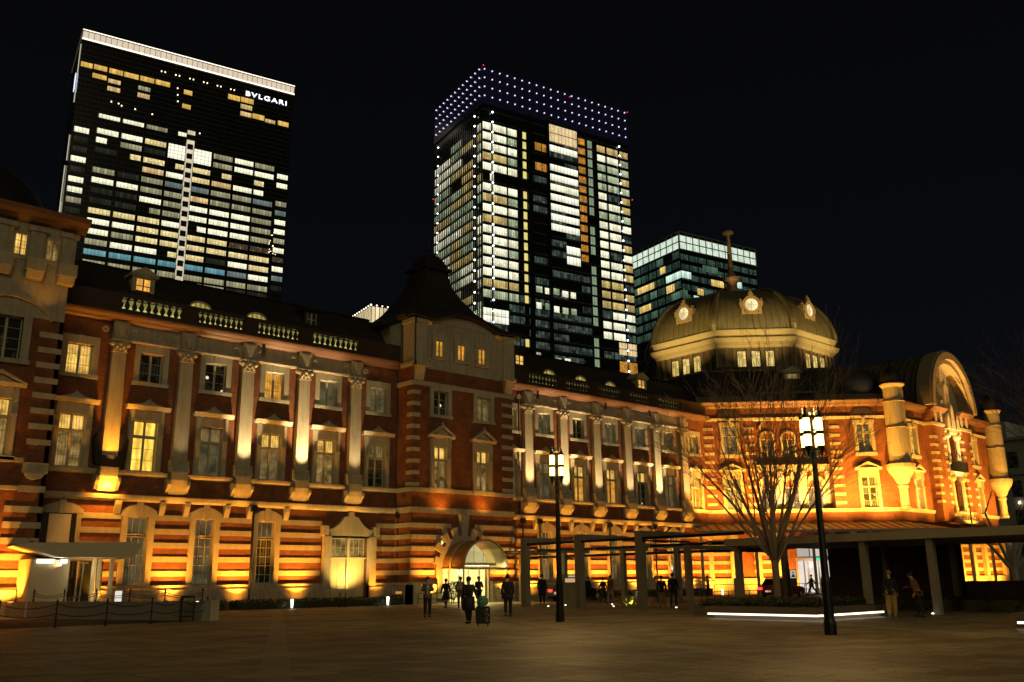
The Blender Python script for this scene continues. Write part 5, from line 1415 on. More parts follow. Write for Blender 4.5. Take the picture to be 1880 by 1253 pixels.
MB_P2 = MB().box(W0, 34.0, 37.2, -22.95, -26.0, 0, .42).build('planter', CONC); tag(MB_P2, 'plain dark raised bed behind the lit planter bench', 'planter')

# ------------------------------------------------------------------ bare trees
BARK = mat('bark', (.20, .16, .11), .85, var=.35, scale=8, bump=.4)
def bare_tree(x, y, H, label, seed=1, fork=.28, nlimb=9, spread=.42, r0=.2, cat='tree', depth=5, lean=(0, 0)):
    r = random.Random(seed); e = empty('bare_tree', (x, y, 0), label, cat)
    t = MB(); zf = H * fork
    t.lathe(x, y, [(r0 * 1.5, 0), (r0 * 1.1, .3), (r0, zf * .6), (r0 * 1.02, zf)], 10); 
    t.build('trunk', BARK, e)
    b = MB()
    def grow(p, d, L, rad, k):
        n = 5 if k < 2 else 3; q = p
        for s in range(n):
            d2 = (d + Vector((r.gauss(0, .06), r.gauss(0, .06), r.gauss(.02, .04)))).normalized()
            q2 = q + d2 * (L / n); ra = rad * (1 - .7 * s / n); rb = rad * (1 - .7 * (s + 1) / n)
            b.tube(q, q2, max(ra, .006), max(rb, .006), n=7 if k < 1 else (5 if k < 2 else 3), cap=False)
            if k < depth and not (k == 0 and s == 0):
                for _ in range(1 if k != 1 else 2):
                    if r.random() > .85: continue
                    ax = d2.orthogonal().normalized(); ax.rotate(Matrix.Rotation(r.uniform(0, 2 * PI), 3, d2))
                    dd = (d2 + ax * r.uniform(.3, .6) + Vector((0, 0, .1))).normalized()
                    grow(q2, dd, L * (r.uniform(.45, .75) if k == 0 else r.uniform(.4, .62)), rb * .6, k + 1)
            q, d = q2, d2
    for i in range(nlimb):
        a = 2 * PI * (i + r.uniform(-.3, .3)) / nlimb; s = spread * (r.uniform(.75, 1.7) if i % 2 else r.uniform(.25, .8))
        d = Vector((math.cos(a) * s + lean[0], math.sin(a) * s + lean[1], 1)).normalized()
        z = zf * r.uniform(.72, 1.0)
        grow(Vector((x, y, z)) + Vector((math.cos(a), math.sin(a), 0)) * r0 * .4, d, (H - z) * r.uniform(.6, .84), r0 * r.uniform(.42, .62), 0)
    b.build('crown', BARK, e, fix=False)
    return e
bare_tree(34.9, 22.3, 8.8, 'bare vase shaped street tree fanning out in front of the lit domed pavilion', seed=5, r0=.155, nlimb=15, spread=.72, fork=.29, depth=4)
bare_tree(51.0, 15.0, 10.5, 'big bare tree at the right edge with fine dim twigs against the night sky', seed=9, r0=.16, nlimb=14, spread=.42, fork=.3, depth=4)
def yt(x, y, label, H=4.5):
    e = empty('bare_tree', (x, y, 0), label, 'tree'); t = MB(); t.tube((x, y, 0), (x, y, 1.9), .24, .19, 8); t.build('trunk', mat('pale_bark', (.28, .25, .2), .8, var=.25, scale=5), e)
    c = MB(); r = random.Random(int(x)); F = Fr(x, y, -52)
    for u, z in ((-1.7, 4.3), (1.3, 4.6), (.3, 4.2), (-.9, 5.0), (2.3, 4.0)): p = F.P(u, r.uniform(-.5, .5), z); c.tube((x, y, 1.75), p, .13, .05, 6); c.tube(p, p + Vector((r.gauss(0, .5), r.gauss(0, .5), 1.3)), .05, .02, 5)
    c.build('crown', bpy.data.materials['pale_bark'], e)
bpy_y = yt(57.0, 21.0, 'pale forked tree trunk seen through the gap under the slab roof')
yt(66.5, 20.5, 'thinner pale forked tree farther right beyond the low dark wall')

# ------------------------------------------------------------------ left side: ramp wall, chain fence, entrance canopy
RW = mat('ramp_wall_stone', (.30, .26, .19), .8, var=.2, scale=2.)
a = Vector((17.5, 39.0, 0)); b = Vector((13.0, 52.0, 0)); dv = b - a
rf_ = Fr(a.x, a.y, math.degrees(math.atan2(dv.y, dv.x)))
mb = MB(); mb.box(rf_, 0, 13.6, -.35, 0, 0, .78); o = mb.build('wall', RW); o.name = 'ramp_wall'; tag(o, 'long low pale wall of the ramp in front of the left canopy', 'wall')
MB().box(rf_, -.5, 0.02, -.4, .06, 0, .84).build('end_pillar', STONE, o)
def chain_fence(pts, h, label, z0=0):
    e = empty('chain_fence', (pts[0][0], pts[0][1], 0), label, 'fence')
    for x, y in pts:
        MB().lathe(x, y, [(.05, z0), (.05, z0 + .06), (.03, z0 + .1), (.028, z0 + h - .12), (.05, z0 + h - .08), (.03, z0 + h), (.0, z0 + h + .06)], 8).build('post', DKMETAL, e)
    m = MB()
    for (x0, y0), (x1, y1) in zip(pts, pts[1:]):
        for lv, sg in ((h - .15, .16), (h * .5, .12)):
            pr = None
            for i in range(9):
                t = i / 8; p = Vector((x0 + (x1 - x0) * t, y0 + (y1 - y0) * t, z0 + lv - sg * 4 * t * (1 - t)))
                if pr: m.tube(pr, p, .014, n=4, cap=False)
                pr = p
    m.build('chain', DKMETAL, e)
chain_fence([(9.2, 38.3), (11.04, 37.9), (12.8, 37.7), (14.6, 37.9), (16.0, 38.3), (17.3, 38.8)], 1.0, 'nearer black chain fence crossing the bottom left of the plaza')
wp = [rf_.P(u, -.17, 0) for u in (.3, 2.6, 4.9, 7.2, 9.5, 11.8, 13.2)]
chain_fence([(p.x, p.y) for p in wp], .55, 'black chain fence standing on top of the low ramp wall', z0=.78)
g = empty('gate', (17.2, 39.2, 0), 'small dark metal frame gate beside the end pillar of the ramp wall', 'gate')
F = Fr(16.2, 38.95, 5); mb = MB(); mb.tube(F.P(0, 0, 0), F.P(0, 0, 1), .03); mb.tube(F.P(.6, 0, 0), F.P(.6, 0, 1), .03); mb.tube(F.P(0, 0, 1), F.P(.6, 0, 1), .03); mb.tube(F.P(0, 0, .2), F.P(.6, 0, .2), .02); mb.build('frame', DKMETAL, g)
mb = MB()
for i in range(5): mb.tube(F.P(.1 + i * .1, 0, .2), F.P(.1 + i * .1, 0, 1), .008, n=4)
mb.build('bar', DKMETAL, g)
SOIL = mat('bed_soil', (.05, .035, .025), .95, var=.4, scale=6)
mb = MB(); mb.face([mb.vert(p) for p in ((8, 38.4, .008), (17.0, 38.9, .008), (12.9, 50, .008), (8, 50, .008))]); tag(mb.build('planting_bed', SOIL, fix=False), kind='structure')

ec = empty('entrance_canopy', (15, 51, 0), 'cream winged canopy over a small side entrance at the left', 'canopy')
CC = mat('canopy_cream', (.60, .52, .36), .5, var=.12)
ys = (48.6, 54.6)
mb = MB()
P = [(12.0, 3.42), (14.0, 2.86), (17.6, 2.86), (18.0, 3.55), (17.0, 3.62), (13.0, 3.52)]
A = [mb.vert((x + (ys[0] - 50) * .0, ys[0], z)) for x, z in P]; B = [mb.vert((x + .9, ys[1], z)) for x, z in P]
mb.face(A[::-1]); mb.face(B)
for i in range(6): j = (i + 1) % 6; mb.face([A[i], A[j], B[j], B[i]])
mb.build('roof', CC, ec)
MB().box(W0, 13.2, 15.0, -50.2, -54.5, 0, 2.8).build('wall', CC, ec)
MB().box(W0, 13.45, 14.25, -50.12, -50.2, 2.6, 2.8).build('light_panel', emat('panel_light', (1, .95, .75), 2.2), ec); MB().box(W0, 14.55, 14.85, -50.12, -50.2, 2.6, 2.8).build('light_panel', bpy.data.materials['panel_light'], ec)
for x in (16.2, 16.45, 17.1): MB().box(W0, x, x + .16, -50.4, -50.6, 0, 2.86).build('post', CC, ec)
MB().tube((15.5, 49.9, 0), (15.6, 49.9, 2.6), .035).box(W0, 15.35, 15.8, -49.8, -50, 2.6, 2.68).build('lamp_stand', CC, ec)
MB().box(W0, 15.05, 18.0, -54.3, -54.4, .2, 2.8).build('glazing', GDARK, ec)
for x in (16.6, 17.6): MB().box(W0, x, x + .08, -54.2, -54.3, .2, 2.8).build('glazing_bar', CC, ec)
MB().box(W0, 13.0, 13.12, -49.8, -50.1, 3.6, 3.66).build('vent', DKMETAL, ec)

# arched glass canopy over the main entrance
bv = empty('barrel_canopy', (42.6, 51.6, 0), 'curved barrel canopy of glass and brown metal over the bright arched entrance', 'canopy')
def arcpts(R, n, a0=0, a1=180, zc=2.35): return [(42.6 + R * math.cos(math.radians(a0 + (a1 - a0) * i / n)), zc + R * math.sin(math.radians(a0 + (a1 - a0) * i / n))) for i in range(n + 1)]
def vault(mb, R, y0, y1, a0=0, a1=180, n=16, th=.05):
    o_ = arcpts(R, n, a0, a1); i_ = arcpts(R - th, n, a0, a1)
    for k in range(n):
        c = []
        for (q, y) in ((o_, y0), (o_, y1), (i_, y1), (i_, y0)): c.append([mb.vert((q[k][0], y, q[k][1]), (k, y)), mb.vert((q[k + 1][0], y, q[k + 1][1]), (k + 1, y))])
        for s in range(4): t = (s + 1) % 4; mb.face([c[s][0], c[s][1], c[t][1], c[t][0]])
mb = MB(); vault(mb, 1.95, 50.4, 53.3, 45, 180); mb.build('side_panel', mat('canopy_bronze', (.30, .17, .07), .5, .2, var=.1), bv)
CG = mat('canopy_glass', (.5, .44, .26), .2, var=.1)
mb = MB(); vault(mb, 1.95, 50.4, 53.3, 0, 45, 8, .02); mb.build('glass', CG, bv)
mb = MB(); vault(mb, 2.02, 50.3, 50.5); vault(mb, 2.02, 51.8, 51.95); vault(mb, 2.02, 53.1, 53.2)
for x in (-1.98, 1.98): mb.tube((42.6 + x, 50.4, 0), (42.6 + x, 50.4, 2.35), .05)
for x in (-1.98, 1.98): mb.tube((42.6 + x, 50.4, 2.35), (42.6 + x, 53.2, 2.35), .05)
mb.tube((42.6, 50.4, 2.35), (42.6, 50.4, 2.3), .04); mb.box(W0, 40.7, 44.5, -50.4, -50.5, 2.3, 2.42)
mb.build('hoop', FRAME, bv)
GD = windowmat('entry_door_glow', (1, .84, .26), 1.35, pitch=.95, bar=.07, cell=(.95, 9), var=.25, soft=.3)
mb = MB(); mb.quad(W0, 41.0, 44.2, -52.4, .1, 2.3); mb.build('door_glazing', GD, bv, fix=False)
pts = arcpts(1.85, 14); mb = MB(); mb.poly(W0, pts, -52.5, -52.45); mb.build('fanlight', windowmat('fan_glow', (1, .84, .36), .6, pitch=.9, bar=.05, cell=(.9, .9), var=.3), bv)
mb = MB(); mb.box(W0, 41.2, 44.0, -50.9, -51.5, 2.55, 2.75); mb.build('header_box', CG, bv)
mb = MB()
for x in (40.75, 41.7, 42.6, 43.5, 44.4): mb.box(W0, x - .04, x + .04, -52.2, -52.3, 0, 2.35)
mb.build('door_frame', FRAME, bv)

# ------------------------------------------------------------------ bollard lights and ground spots
BG = emat('bollard_glow', (1, .93, .75), 5)
def bollard(x, y, label):
    o = MB().lathe(x, y, [(.075, 0), (.075, .03), (.045, .05)], 8).build('bollard_light', DKMETAL, loc=(x, y, 0)); tag(o, label, 'bollard', 'slim lit bollards')
    MB().lathe(x, y, [(.05, .05), (.085, .56)], 10).build('glow_tube', BG, o); MB().lathe(x, y, [(.09, .56), (.09, .6)], 10).build('cap', DKMETAL, o)
for x, y, l in ((22.9, 54.3 - 1.6, 'slim glowing bollard rising behind the ramp wall'), (28.6, 52.1, 'slim glowing bollard before the hedge left of the stone doorway'), (35.6, 52.1, 'slim glowing bollard just right of the stone doorway'),
                (61.0, 52.4, 'slim glowing bollard between pergola posts at mid hedge'), (52.6, 50.5, 'slim glowing bollard beside the person in pale trousers'), (66.0, 52.2, 'slim glowing bollard behind the couple on the right of the pergola'), (71.0, 51.0, 'slim glowing bollard beside the person raising a camera')):
    bollard(x, y, l)
SG = emat('ground_spot_glow', (1, .85, .6), 4)
for x, y, l in ((37.2, 42.2, 'ground spot beside the walker in the dark coat'), (38.2, 39.6, 'ground spot left of the long black coat'), (40.3, 40.3, 'ground spot below the long black coat'), (43, 39, 'ground spot at the foot of the second pergola post'), (39.8, 36.0, 'small ground spot right of the second pergola post'), (39.7, 31.5, 'ground spot right of the third pergola post'), (39.5, 27.8, 'ground spot left of the raised bed'), (37.9, 17.2, 'ground spot beside the right covered walk post')):
    o = MB().lathe(x, y, [(.09, 0), (.09, .02), (.06, .035)], 10).build('ground_spot', DKMETAL, loc=(x, y, 0)); tag(o, l, 'ground light', 'round lights set in the paving')
    MB().ball((x, y, .035), .06, .06, .045, 8, 5).build('lens', SG, o)
# floodlight boxes at the wall foot
FB = [(31.0, 52.9, 'black floodlight box at the left foot of the stone doorway'), (35.9, 52.9, 'black floodlight box at the right foot of the stone doorway'), (27.2, 52.9, 'black floodlight box by the downpipe left of the doorway'), (22.6, 52.7, 'black floodlight box behind the ramp wall pillar')]
for x, y, l in FB:
    o = MB().box(Fr(x, y), -.24, .24, -.12, .12, .1, .48).build('floodlight', DKMETAL, loc=(x, y, 0)); tag(o, l, 'floodlight', 'floodlight boxes at the wall foot')
    MB().box(Fr(x, y), -.03, .03, -.03, .03, 0, .1).build('stand', DKMETAL, o)

# ------------------------------------------------------------------ railings, signs, cones, shrubs
def railing(x0, y0, x1, y1, h, label, n=5, bars=0):
    e = empty('railing', (x0, y0, 0), label, 'railing'); p0 = Vector((x0, y0, 0)); p1 = Vector((x1, y1, 0))
    for i in range(n): q = p0.lerp(p1, i / (n - 1)); MB().tube(q, q + Vector((0, 0, h)), .03).build('post', DKMETAL, e)
    mb = MB()
    for z in ((h, h * .5) if not bars else (h, .12)): mb.tube(p0 + Vector((0, 0, z)), p1 + Vector((0, 0, z)), .025)
    for i in range(bars): q = p0.lerp(p1, (i + .5) / bars); mb.tube(q + Vector((0, 0, .12)), q + Vector((0, 0, h)), .008, n=4)
    mb.build('rail', DKMETAL, e)
railing(37.9, 51.9, 39.5, 50.3, .75, 'short plain hoop railing left of the arched entrance', 2)
railing(45.5, 33.8, 58, 33.5, .75, 'low dark two rail fence in front of the taxis', 7)
railing(48.5, 40.0, 53.5, 40.2, .8, 'dark rail fence behind the two walkers in brown', 3)
railing(60.5, 46.5, 66, 43.5, 1.0, 'barred railing in front of the lit pavilion wall', 4, bars=26)
railing(70, 44.5, 76, 41, 1.0, 'barred railing left of the bright glazed entrance', 4, bars=24)
def signbox(x, y, w, z0, z1, m, label, deg=-40, t=.06, marks=()):
    F = Fr(x, y, deg); e = empty('sign', (x, y, 0), label, 'sign')
    MB().box(F, -w / 2, w / 2, -t / 2, t / 2, z0, z1).build('panel', m, e)
    if z0 > .1: MB().box(F, -w / 2 + .02, -w / 2 + .07, -.02, .02, 0, z0).box(F, w / 2 - .07, w / 2 - .02, -.02, .02, 0, z0).build('leg', DKMETAL, e)
    for (a, b, c, d, mm) in marks: MB().box(F, a, b, t / 2, t / 2 + .006, c, d).build('marking', mm, e)
    return e, F
WHT = mat('sign_white', (.5, .48, .42), .5, var=.1); BLK = mat('sign_black', (.02, .02, .02), .5)
SW = emat('lit_sign_white', (1, .85, .65), .5)
e_, F_ = signbox(59.6, 36.7, .5, 1.0, 2.05, BLK, 'tall dark taxi sign with a lit white panel and car symbol', -38, marks=[(-.21, .21, 1.45, 2.0, SW)])
mb = MB(); mb.poly(F_, [(-.15, 1.52), (.15, 1.52), (.14, 1.6), (.08, 1.63), (.05, 1.72), (-.05, 1.72), (-.08, 1.63), (-.14, 1.6)], .037, .045); mb.box(F_, -.07, .07, .037, .045, 1.78, 1.86); mb.build('car_symbol', BLK, e_)
signbox(53.4, 37.1, .5, .2, 1.5, mat('sign_grey', (.16, .17, .16), .5), 'grey notice board left of the red tail lights', -38, marks=[(-.12, .16, .4, .85, SW)])
signbox(37.0, 53.0, .9, .65, 1.15, mat('sign_dull', (.3, .24, .17), .6), 'small low notice sign at the tower corner left of the arch', 0, marks=[(-.2, .3, .72, .88, emat('notice_orange', (1, .5, .1), .5))])
signbox(18.35, 52.5, .35, .25, 1.2, emat('menu_glow', (1, .95, .8), .8), 'small white lit menu board by the canopy posts', 0)
signbox(31.6, 51.2, .5, .9, 1.1, WHT, 'thin legged stand left of the stone doorway', 0)
signbox(44.3, 43.6, 1.35, 0, 1.85, mat('kiosk_cream', (.24, .22, .13), .6), 'squat cream kiosk board behind the near lamp post', -40, t=.4, marks=[(-.5, .5, 1.35, 1.6, emat('kiosk_light', (1, .6, .3), .6)), (-.3, .3, 1.68, 1.78, SW)])
cn = MB().lathe(52.5, 34.8, [(.18, .03), (.03, .7)], 10).build('traffic_cone', mat('cone_white_red', (.45, .3, .25), .6), loc=(52.5, 34.8, 0)); tag(cn, 'small traffic cone before the taxi lane railing', 'traffic cone')
MB().box(Fr(52.5, 34.8), -.2, .2, -.2, .2, 0, .03).build('base', DKMETAL, cn); MB().lathe(52.5, 34.8, [(.135, .25), (.1, .4)], 10).build('band', WHT, cn)
GLF = mat('lit_leaf', (.35, .38, .08), .6, var=.4, scale=8)
def shrub(x, y, h, w, m, label, seed=1, n=160):
    r = random.Random(seed); e = empty('shrub', (x, y, 0), label, 'shrub'); s = MB(); f = MB()
    for i in range(7):
        a = r.uniform(0, 2 * PI); q = Vector((x + math.cos(a) * w * .4, y + math.sin(a) * w * .4, h * .7)); s.tube((x, y, 0), q, .02, .008, 4, False)
    for i in range(n):
        p = Vector((x + r.gauss(0, w * .35), y + r.gauss(0, w * .35), h * r.uniform(.2, 1))); a = Vector((r.gauss(0, 1), r.gauss(0, 1), r.gauss(.4, .8))).normalized(); b = a.orthogonal().normalized(); k = .12 * r.uniform(.6, 1.3)
        f.face([f.vert(p + a * k), f.vert(p + b * k * .35), f.vert(p - a * k), f.vert(p - b * k * .35)])
    s.build('stem', BARK, e); f.build('foliage', m, e, fix=False)
shrub(41.9, 36.9, .55, .8, GLF, 'small lit yellow green shrub right of the near lamp post', 3)
shrub(44.9, 51.0, 1.4, .8, LEAF, 'dark rounded shrub at the right foot of the glass barrel canopy', 4, 300)
shrub(39.9, 50.6, 1.5, .6, LEAF, 'dark narrow shrub at the left foot of the arched entrance', 6, 260)
# evergreen at the right edge under the slab
shrub(59.0, 17.2, 3.4, 2.2, LEAF, 'dark leafy evergreen beyond the low wall at the right edge', 8, 1400)
# round yellow lamp at the far right
o = MB().tube((70, 20.6, 0), (70, 20.6, 1.2), .04).build('garden_lamp', DKMETAL, loc=(70, 20.6, 0)); tag(o, 'small round yellow garden lamp at the far right edge', 'lamp'); MB().ball((70, 20.6, 1.4), .22).build('globe', emat('globe_yellow', (1, .7, .15), 2.5), o)

# ------------------------------------------------------------------ cars
def car(x, y, deg, body, label, taxi=True):
    F = Fr(x, y, deg)     # u = forward, d = to the side
    e = empty('car', (x, y, 0), label, 'car')
    L = 4.6; W = .85
    lo = [(-2.3, .35), (-2.28, .75), (-2.15, .92), (-1.35, .96), (1.0, .92), (2.0, .82), (2.28, .65), (2.3, .35), (1.85, .28), (-1.9, .28)]
    bm_ = MB(); bm_.poly(F, lo, -W, W); o = bm_.build('body', body, e)
    md = o.modifiers.new('b', 'BEVEL'); md.width = .07; md.segments = 2; md.limit_method = 'ANGLE'
    g = MB()
    sec = [(-1.65, .94, W - .06), (-1.15, 1.40, W - .22), (.35, 1.42, W - .22), (1.0, .92, W - .06)]
    A = [g.vert(F.P(u, w, z)) for u, z, w in sec]; B = [g.vert(F.P(u, -w, z)) for u, z, w in sec]
    g.face(A); g.face(B[::-1])
    for i in range(4): j = (i + 1) % 4; g.face([A[i], A[j], B[j], B[i]])
    g.build('windows', GDARK, e)
    r = MB(); r.box(F, -1.12, .32, -(W - .2), W - .2, 1.405, 1.46)
    for (u0, z0, u1, z1) in ((-1.65, .94, -1.15, 1.41), (.35, 1.41, 1.0, .92), (-.4, .94, -.4, 1.41)):
        for s in (-1, 1): r.tube(F.P(u0, s * (W - .05), z0), F.P(u1, s * (W - .21), z1), .035, n=5)
    r.build('roof', body, e)
    for u in (-1.45, 1.4):
        for s in (-1, 1):
            w = MB(); w.tube(F.P(u, s * (W - .16), .32), F.P(u, s * (W + .01), .32), .32, n=18); wo = w.build('wheel', mat('tyre', (.015, .015, .015), .8) if 'tyre' not in bpy.data.materials else bpy.data.materials['tyre'], e)
            MB().tube(F.P(u, s * (W + .01), .32), F.P(u, s * (W + .03), .32), .19, n=14).build('rim', FRAME, wo)
    for s in (-1, 1):
        MB().box(F, -2.33, -2.24, *sorted((s * .45, s * .8)), .66, .84).build('tail_light', TL, e)
        MB().box(F, 2.22, 2.32, *sorted((s * .45, s * .8)), .55, .7).build('headlight', WHT, e)
    MB().box(F, -2.34, -2.29, -.2, .2, .5, .66).build('number_plate', SW, e); MB().box(F, -2.36, -2.2, -.83, .83, .34, .48).build('bumper', DKMETAL, e)
    if taxi: MB().box(F, -.5, -.3, -.25, .25, 1.46, 1.6).build('roof_sign', emat('taxi_sign', (1, .3, .1), .5) if 'taxi_sign' not in bpy.data.materials else bpy.data.materials['taxi_sign'], e)
TL = emat('tail_light_red', (1, .03, .03), 4.)
RED = mat('car_red', (.22, .012, .01), .3, var=.05); BLKP = mat('car_black', (.012, .012, .013), .25, var=.05)
car(61.0, 38.6, 8, RED, 'red taxi with glowing tail lights waiting behind the bare tree')
car(50.8, 49.6, 5, BLKP, 'dark car with red tail lights half hidden behind the first pergola post', taxi=False)
# ------------------------------------------------------------------ people
def skin_obj(name, V, Ed, R, m, parent, root=0, sub=1):
    me = bpy.data.meshes.new('s'); me.from_pydata(V, Ed, []); o = bpy.data.objects.new('s', me); COL.objects.link(o)
    o.modifiers.new('k', 'SKIN'); sk = me.skin_vertices[0].data
    for i, r in enumerate(R): sk[i].radius = (r, r) if not isinstance(r, tuple) else r; sk[i].use_root = (i == root)
    s = o.modifiers.new('u', 'SUBSURF'); s.levels = sub; s.render_levels = sub
    dg = bpy.context.evaluated_depsgraph_get(); dg.update()
    m2 = bpy.data.meshes.new_from_object(o.evaluated_get(dg)); bpy.data.objects.remove(o); bpy.data.meshes.remove(me)
    m2.materials.clear(); m2.materials.append(m); m2.polygons.foreach_set('use_smooth', [True] * len(m2.polygons))
    n = bpy.data.objects.new(name, m2); COL.objects.link(n); n.parent = parent; return n
SKIN = mat('skin', (.42, .26, .17), .6, var=.1)
HAIR = mat('hair_black', (.012, .010, .008), .6); HAIRG = mat('hair_grey', (.20, .18, .15), .7)
SHOE = mat('shoe_dark', (.015, .013, .012), .5); SHOEP = mat('shoe_pale', (.35, .33, .28), .6)
def cloth(n, c): return mat(n, c, .9, var=.25, scale=9)
CL = dict(black=cloth('cloth_black', (.014, .013, .013)), navy=cloth('cloth_navy', (.015, .02, .035)), brown=cloth('cloth_brown', (.16, .075, .035)), beige=cloth('cloth_beige', (.36, .31, .22)),
          grey=cloth('cloth_grey', (.11, .10, .085)), yellow=cloth('cloth_mustard', (.36, .25, .06)), cream=cloth('cloth_cream', (.5, .45, .34)), jeans=cloth('cloth_denim', (.03, .05, .08)), dark=cloth('cloth_charcoal', (.03, .027, .024)), green=cloth('cloth_teal', (.10, .30, .22)))
def person(x, y, face, label, H=1.7, top='black', legs='dark', hem=.82, stride=.25, arms='swing', hair=HAIR, shoe=SHOE, lean=0., skirt=None, bag=None, inner=None, wide=1., group='people crossing the plaza'):
    e = empty('person', (x, y, 0), label, 'person', group); e.rotation_euler = (0, 0, math.radians(face - 90)); k = H / 1.72; e.scale = (k, k, k)
    def tilt(p):      # bend the upper body forward at the hips
        X, Y, Z = p
        if Z > .95: dz = Z - .95; return (X, Y + dz * math.sin(lean), .95 + dz * math.cos(lean))
        return p
    V = []; Ed = []; R = []
    def v(p, r, par=None, t=True):
        V.append(tilt(p) if t else p); R.append(r)
        if par is not None: Ed.append((par, len(V) - 1))
        return len(V) - 1
    pv = v((0, 0, .94), .125); ws = v((0, 0, 1.1), .115, pv); ch = v((0, 0, 1.28), .135, ws); nb = v((0, 0, 1.42), .075, ch); nk = v((0, .01, 1.49), .052, nb)
    h1 = v((0, .025, 1.555), .068, nk); h2 = v((0, .02, 1.63), .088, h1); h3 = v((0, .01, 1.69), .066, h2)
    v((0, .115, 1.6), .014, h1)
    J = {}
    for s in (-1, 1):
        st = stride * s
        hp = v((s * .09, 0, .88), .095, pv); kn = v((s * .10, st * .5 + .03, .49 + abs(st) * .02), .062, hp)
        an = v((s * .10, st - (.06 if s < 0 else 0), .09 + (.05 if (s < 0 and stride > .15) else 0)), .04, kn); to = v((s * .11, st + .13, .04), .035, an)
        sh = v((s * .18, 0, 1.38), .062, ch)
        if arms == 'swing': el = (s * .235, -st * .35 - .02, 1.12); wr = (s * .24, -st * .8 + .07, .9)
        elif arms == 'phone': el = (s * .24, .05, 1.12); wr = (s * .09, .27, 1.22)
        elif arms == 'raised': el = (s * .25, .14, 1.3); wr = (s * .09, .2, 1.52)
        elif arms == 'drag': el = (s * .25, -.12, 1.12); wr = (s * .26, -.25, .9) if s > 0 else (s * .2, .1, .95)
        elif arms == 'point': el, wr = ((s * .25, .1, 1.2), (s * .18, .38, 1.15)) if s > 0 else ((s * .23, -.02, 1.12), (s * .24, .08, .9))
        else: el = (s * .23, 0, 1.12); wr = (s * .235, .04, .88)
        a = v(el, .045, sh); b = v(wr, .03, a)
        d = (Vector(wr) - Vector(el)).normalized()
        pm = v(tuple(Vector(wr) + d * .07), (.035), b)
        for f in range(4): q = Vector(wr) + d * .12 + Vector((0, (f - 1.5) * .02, -.004)); f1 = v(tuple(q), .0095, pm); v(tuple(q + d * (.035, .045, .04, .028)[f] + Vector((-s * .015, 0, -.01))), .008, f1)
        tq = Vector(wr) + d * .05 + Vector((0, .045, 0)); t1 = v(tuple(tq), .011, pm); v(tuple(tq + d * .035), .009, t1)
        J[s] = (hp, kn, an, to, sh, a, b)
    skin_obj('body', V, Ed, R, SKIN, e)
    # top
    def sub(ids, rad, edges): return [V[i] for i in ids], edges, rad
    ids = [pv, ws, ch, nb]; ed = [(0, 1), (1, 2), (2, 3)]; rad = [.15 * wide, .145 * wide, .165 * wide, .085]
    for s in (-1, 1):
        hp, kn, an, to, sh, a, b = J[s]; n = len(ids); ids += [sh, a, b]; ed += [(2, n), (n, n + 1), (n + 1, n + 2)]; rad += [.085, .066, .052]
    t_ = skin_obj('jacket', [V[i] for i in ids], ed, rad, CL[top], e, root=0)
    if hem < .8 or True:
        mb = MB(); mb.lathe(0, 0, [(.17 * wide, 1.0), (.183 * wide, max(hem, .5) + .1), (.19 * wide + (.86 - hem) * .05, hem)], 14)
        for i, p in enumerate(mb.v): mb.v[i] = (p[0] * 1.05, p[1] * .85, p[2])
        o = mb.build('coat_hem', CL[top], None, smooth=True); o.parent = t_
    if inner:
        mb = MB(); mb.ball((0, .10 * wide, 1.18), .075, .085, .23, 10, 8); o = mb.build('shirt', CL[inner], None, smooth=True); o.parent = e
    # legs
    ids = [pv]; ed = []; rad = [.14]
    for s in (-1, 1):
        hp, kn, an, to, sh, a, b = J[s]; n = len(ids); ids += [hp, kn, an]; ed += [(0, n), (n, n + 1), (n + 1, n + 2)]; rad += [.112, .082, .06] if legs != 'yellow' else [.13, .11, .085]
    if skirt:
        mb = MB(); mb.lathe(0, 0, [(.15, 1.0), (.19, .8), (.26, .5)], 16); o = mb.build('skirt', CL[skirt], None, smooth=True); o.parent = e
    skin_obj('trousers' if not skirt else 'tights', [V[i] for i in ids], ed, rad if not skirt else [.12, .09, .06, .045, .09, .06, .045], CL[legs], e)
    for s in (-1, 1):
        an, to = V[J[s][2]], V[J[s][3]]
        mb = MB(); mb.ball(((an[0] + to[0]) / 2, (an[1] + to[1]) / 2 - .01, min(an[2], .12) - .035), .052, .135, .055, 10, 6); o = mb.build('shoe', shoe, None, smooth=True); o.parent = e
    hv = Vector(V[h2]); mb = MB(); mb.ball((hv.x, hv.y - .022, hv.z + .022), .098, .105, .1, 12, 8); o = mb.build('hair', hair, None, smooth=True); o.parent = e
    if bag == 'backpack':
        mb = MB(); mb.ball((0, -.22, 1.2), .15, .1, .22, 12, 8); o = mb.build('backpack_tmp', CL['beige'], None, smooth=True)
        o.name = 'backpack'; o.location = (x, y, 0); o.rotation_euler = e.rotation_euler; o.scale = e.scale; tag(o, 'pale backpack worn by the walker near the arched entrance', 'backpack')
    return e
def q(px_x, px_y): return px_x, px_y
TOC = lambda x, y: math.degrees(math.atan2(-y, -x))     # towards the camera
AWY = lambda x, y: math.degrees(math.atan2(y, x))
person(24.9, 33.4, TOC(24.9, 33.4), 'person in an open grey jacket and pale top walking towards us, leftmost of the crowd', 1.7, 'grey', 'black', stride=.08, arms='phone', inner='cream')
person(33.9, 43.7, AWY(33.9, 43.7) + 20, 'person in a dark jacket and short dark skirt left of the backpack wearer', 1.64, 'black', 'black', hem=.78, stride=.2, skirt='black')
person(34.5, 43.1, AWY(34.5, 43.1), 'person with a pale backpack and flared brown coat near the arch', 1.74, 'brown', 'black', hem=.62, stride=.12, bag='backpack', wide=1.05)
person(22.0, 27.0, AWY(22, 27) + 25, 'bulky dark long coated person pulling a suitcase, nearest in the plaza', 1.66, 'black', 'black', hem=.5, stride=.1, arms='drag', wide=1.3)
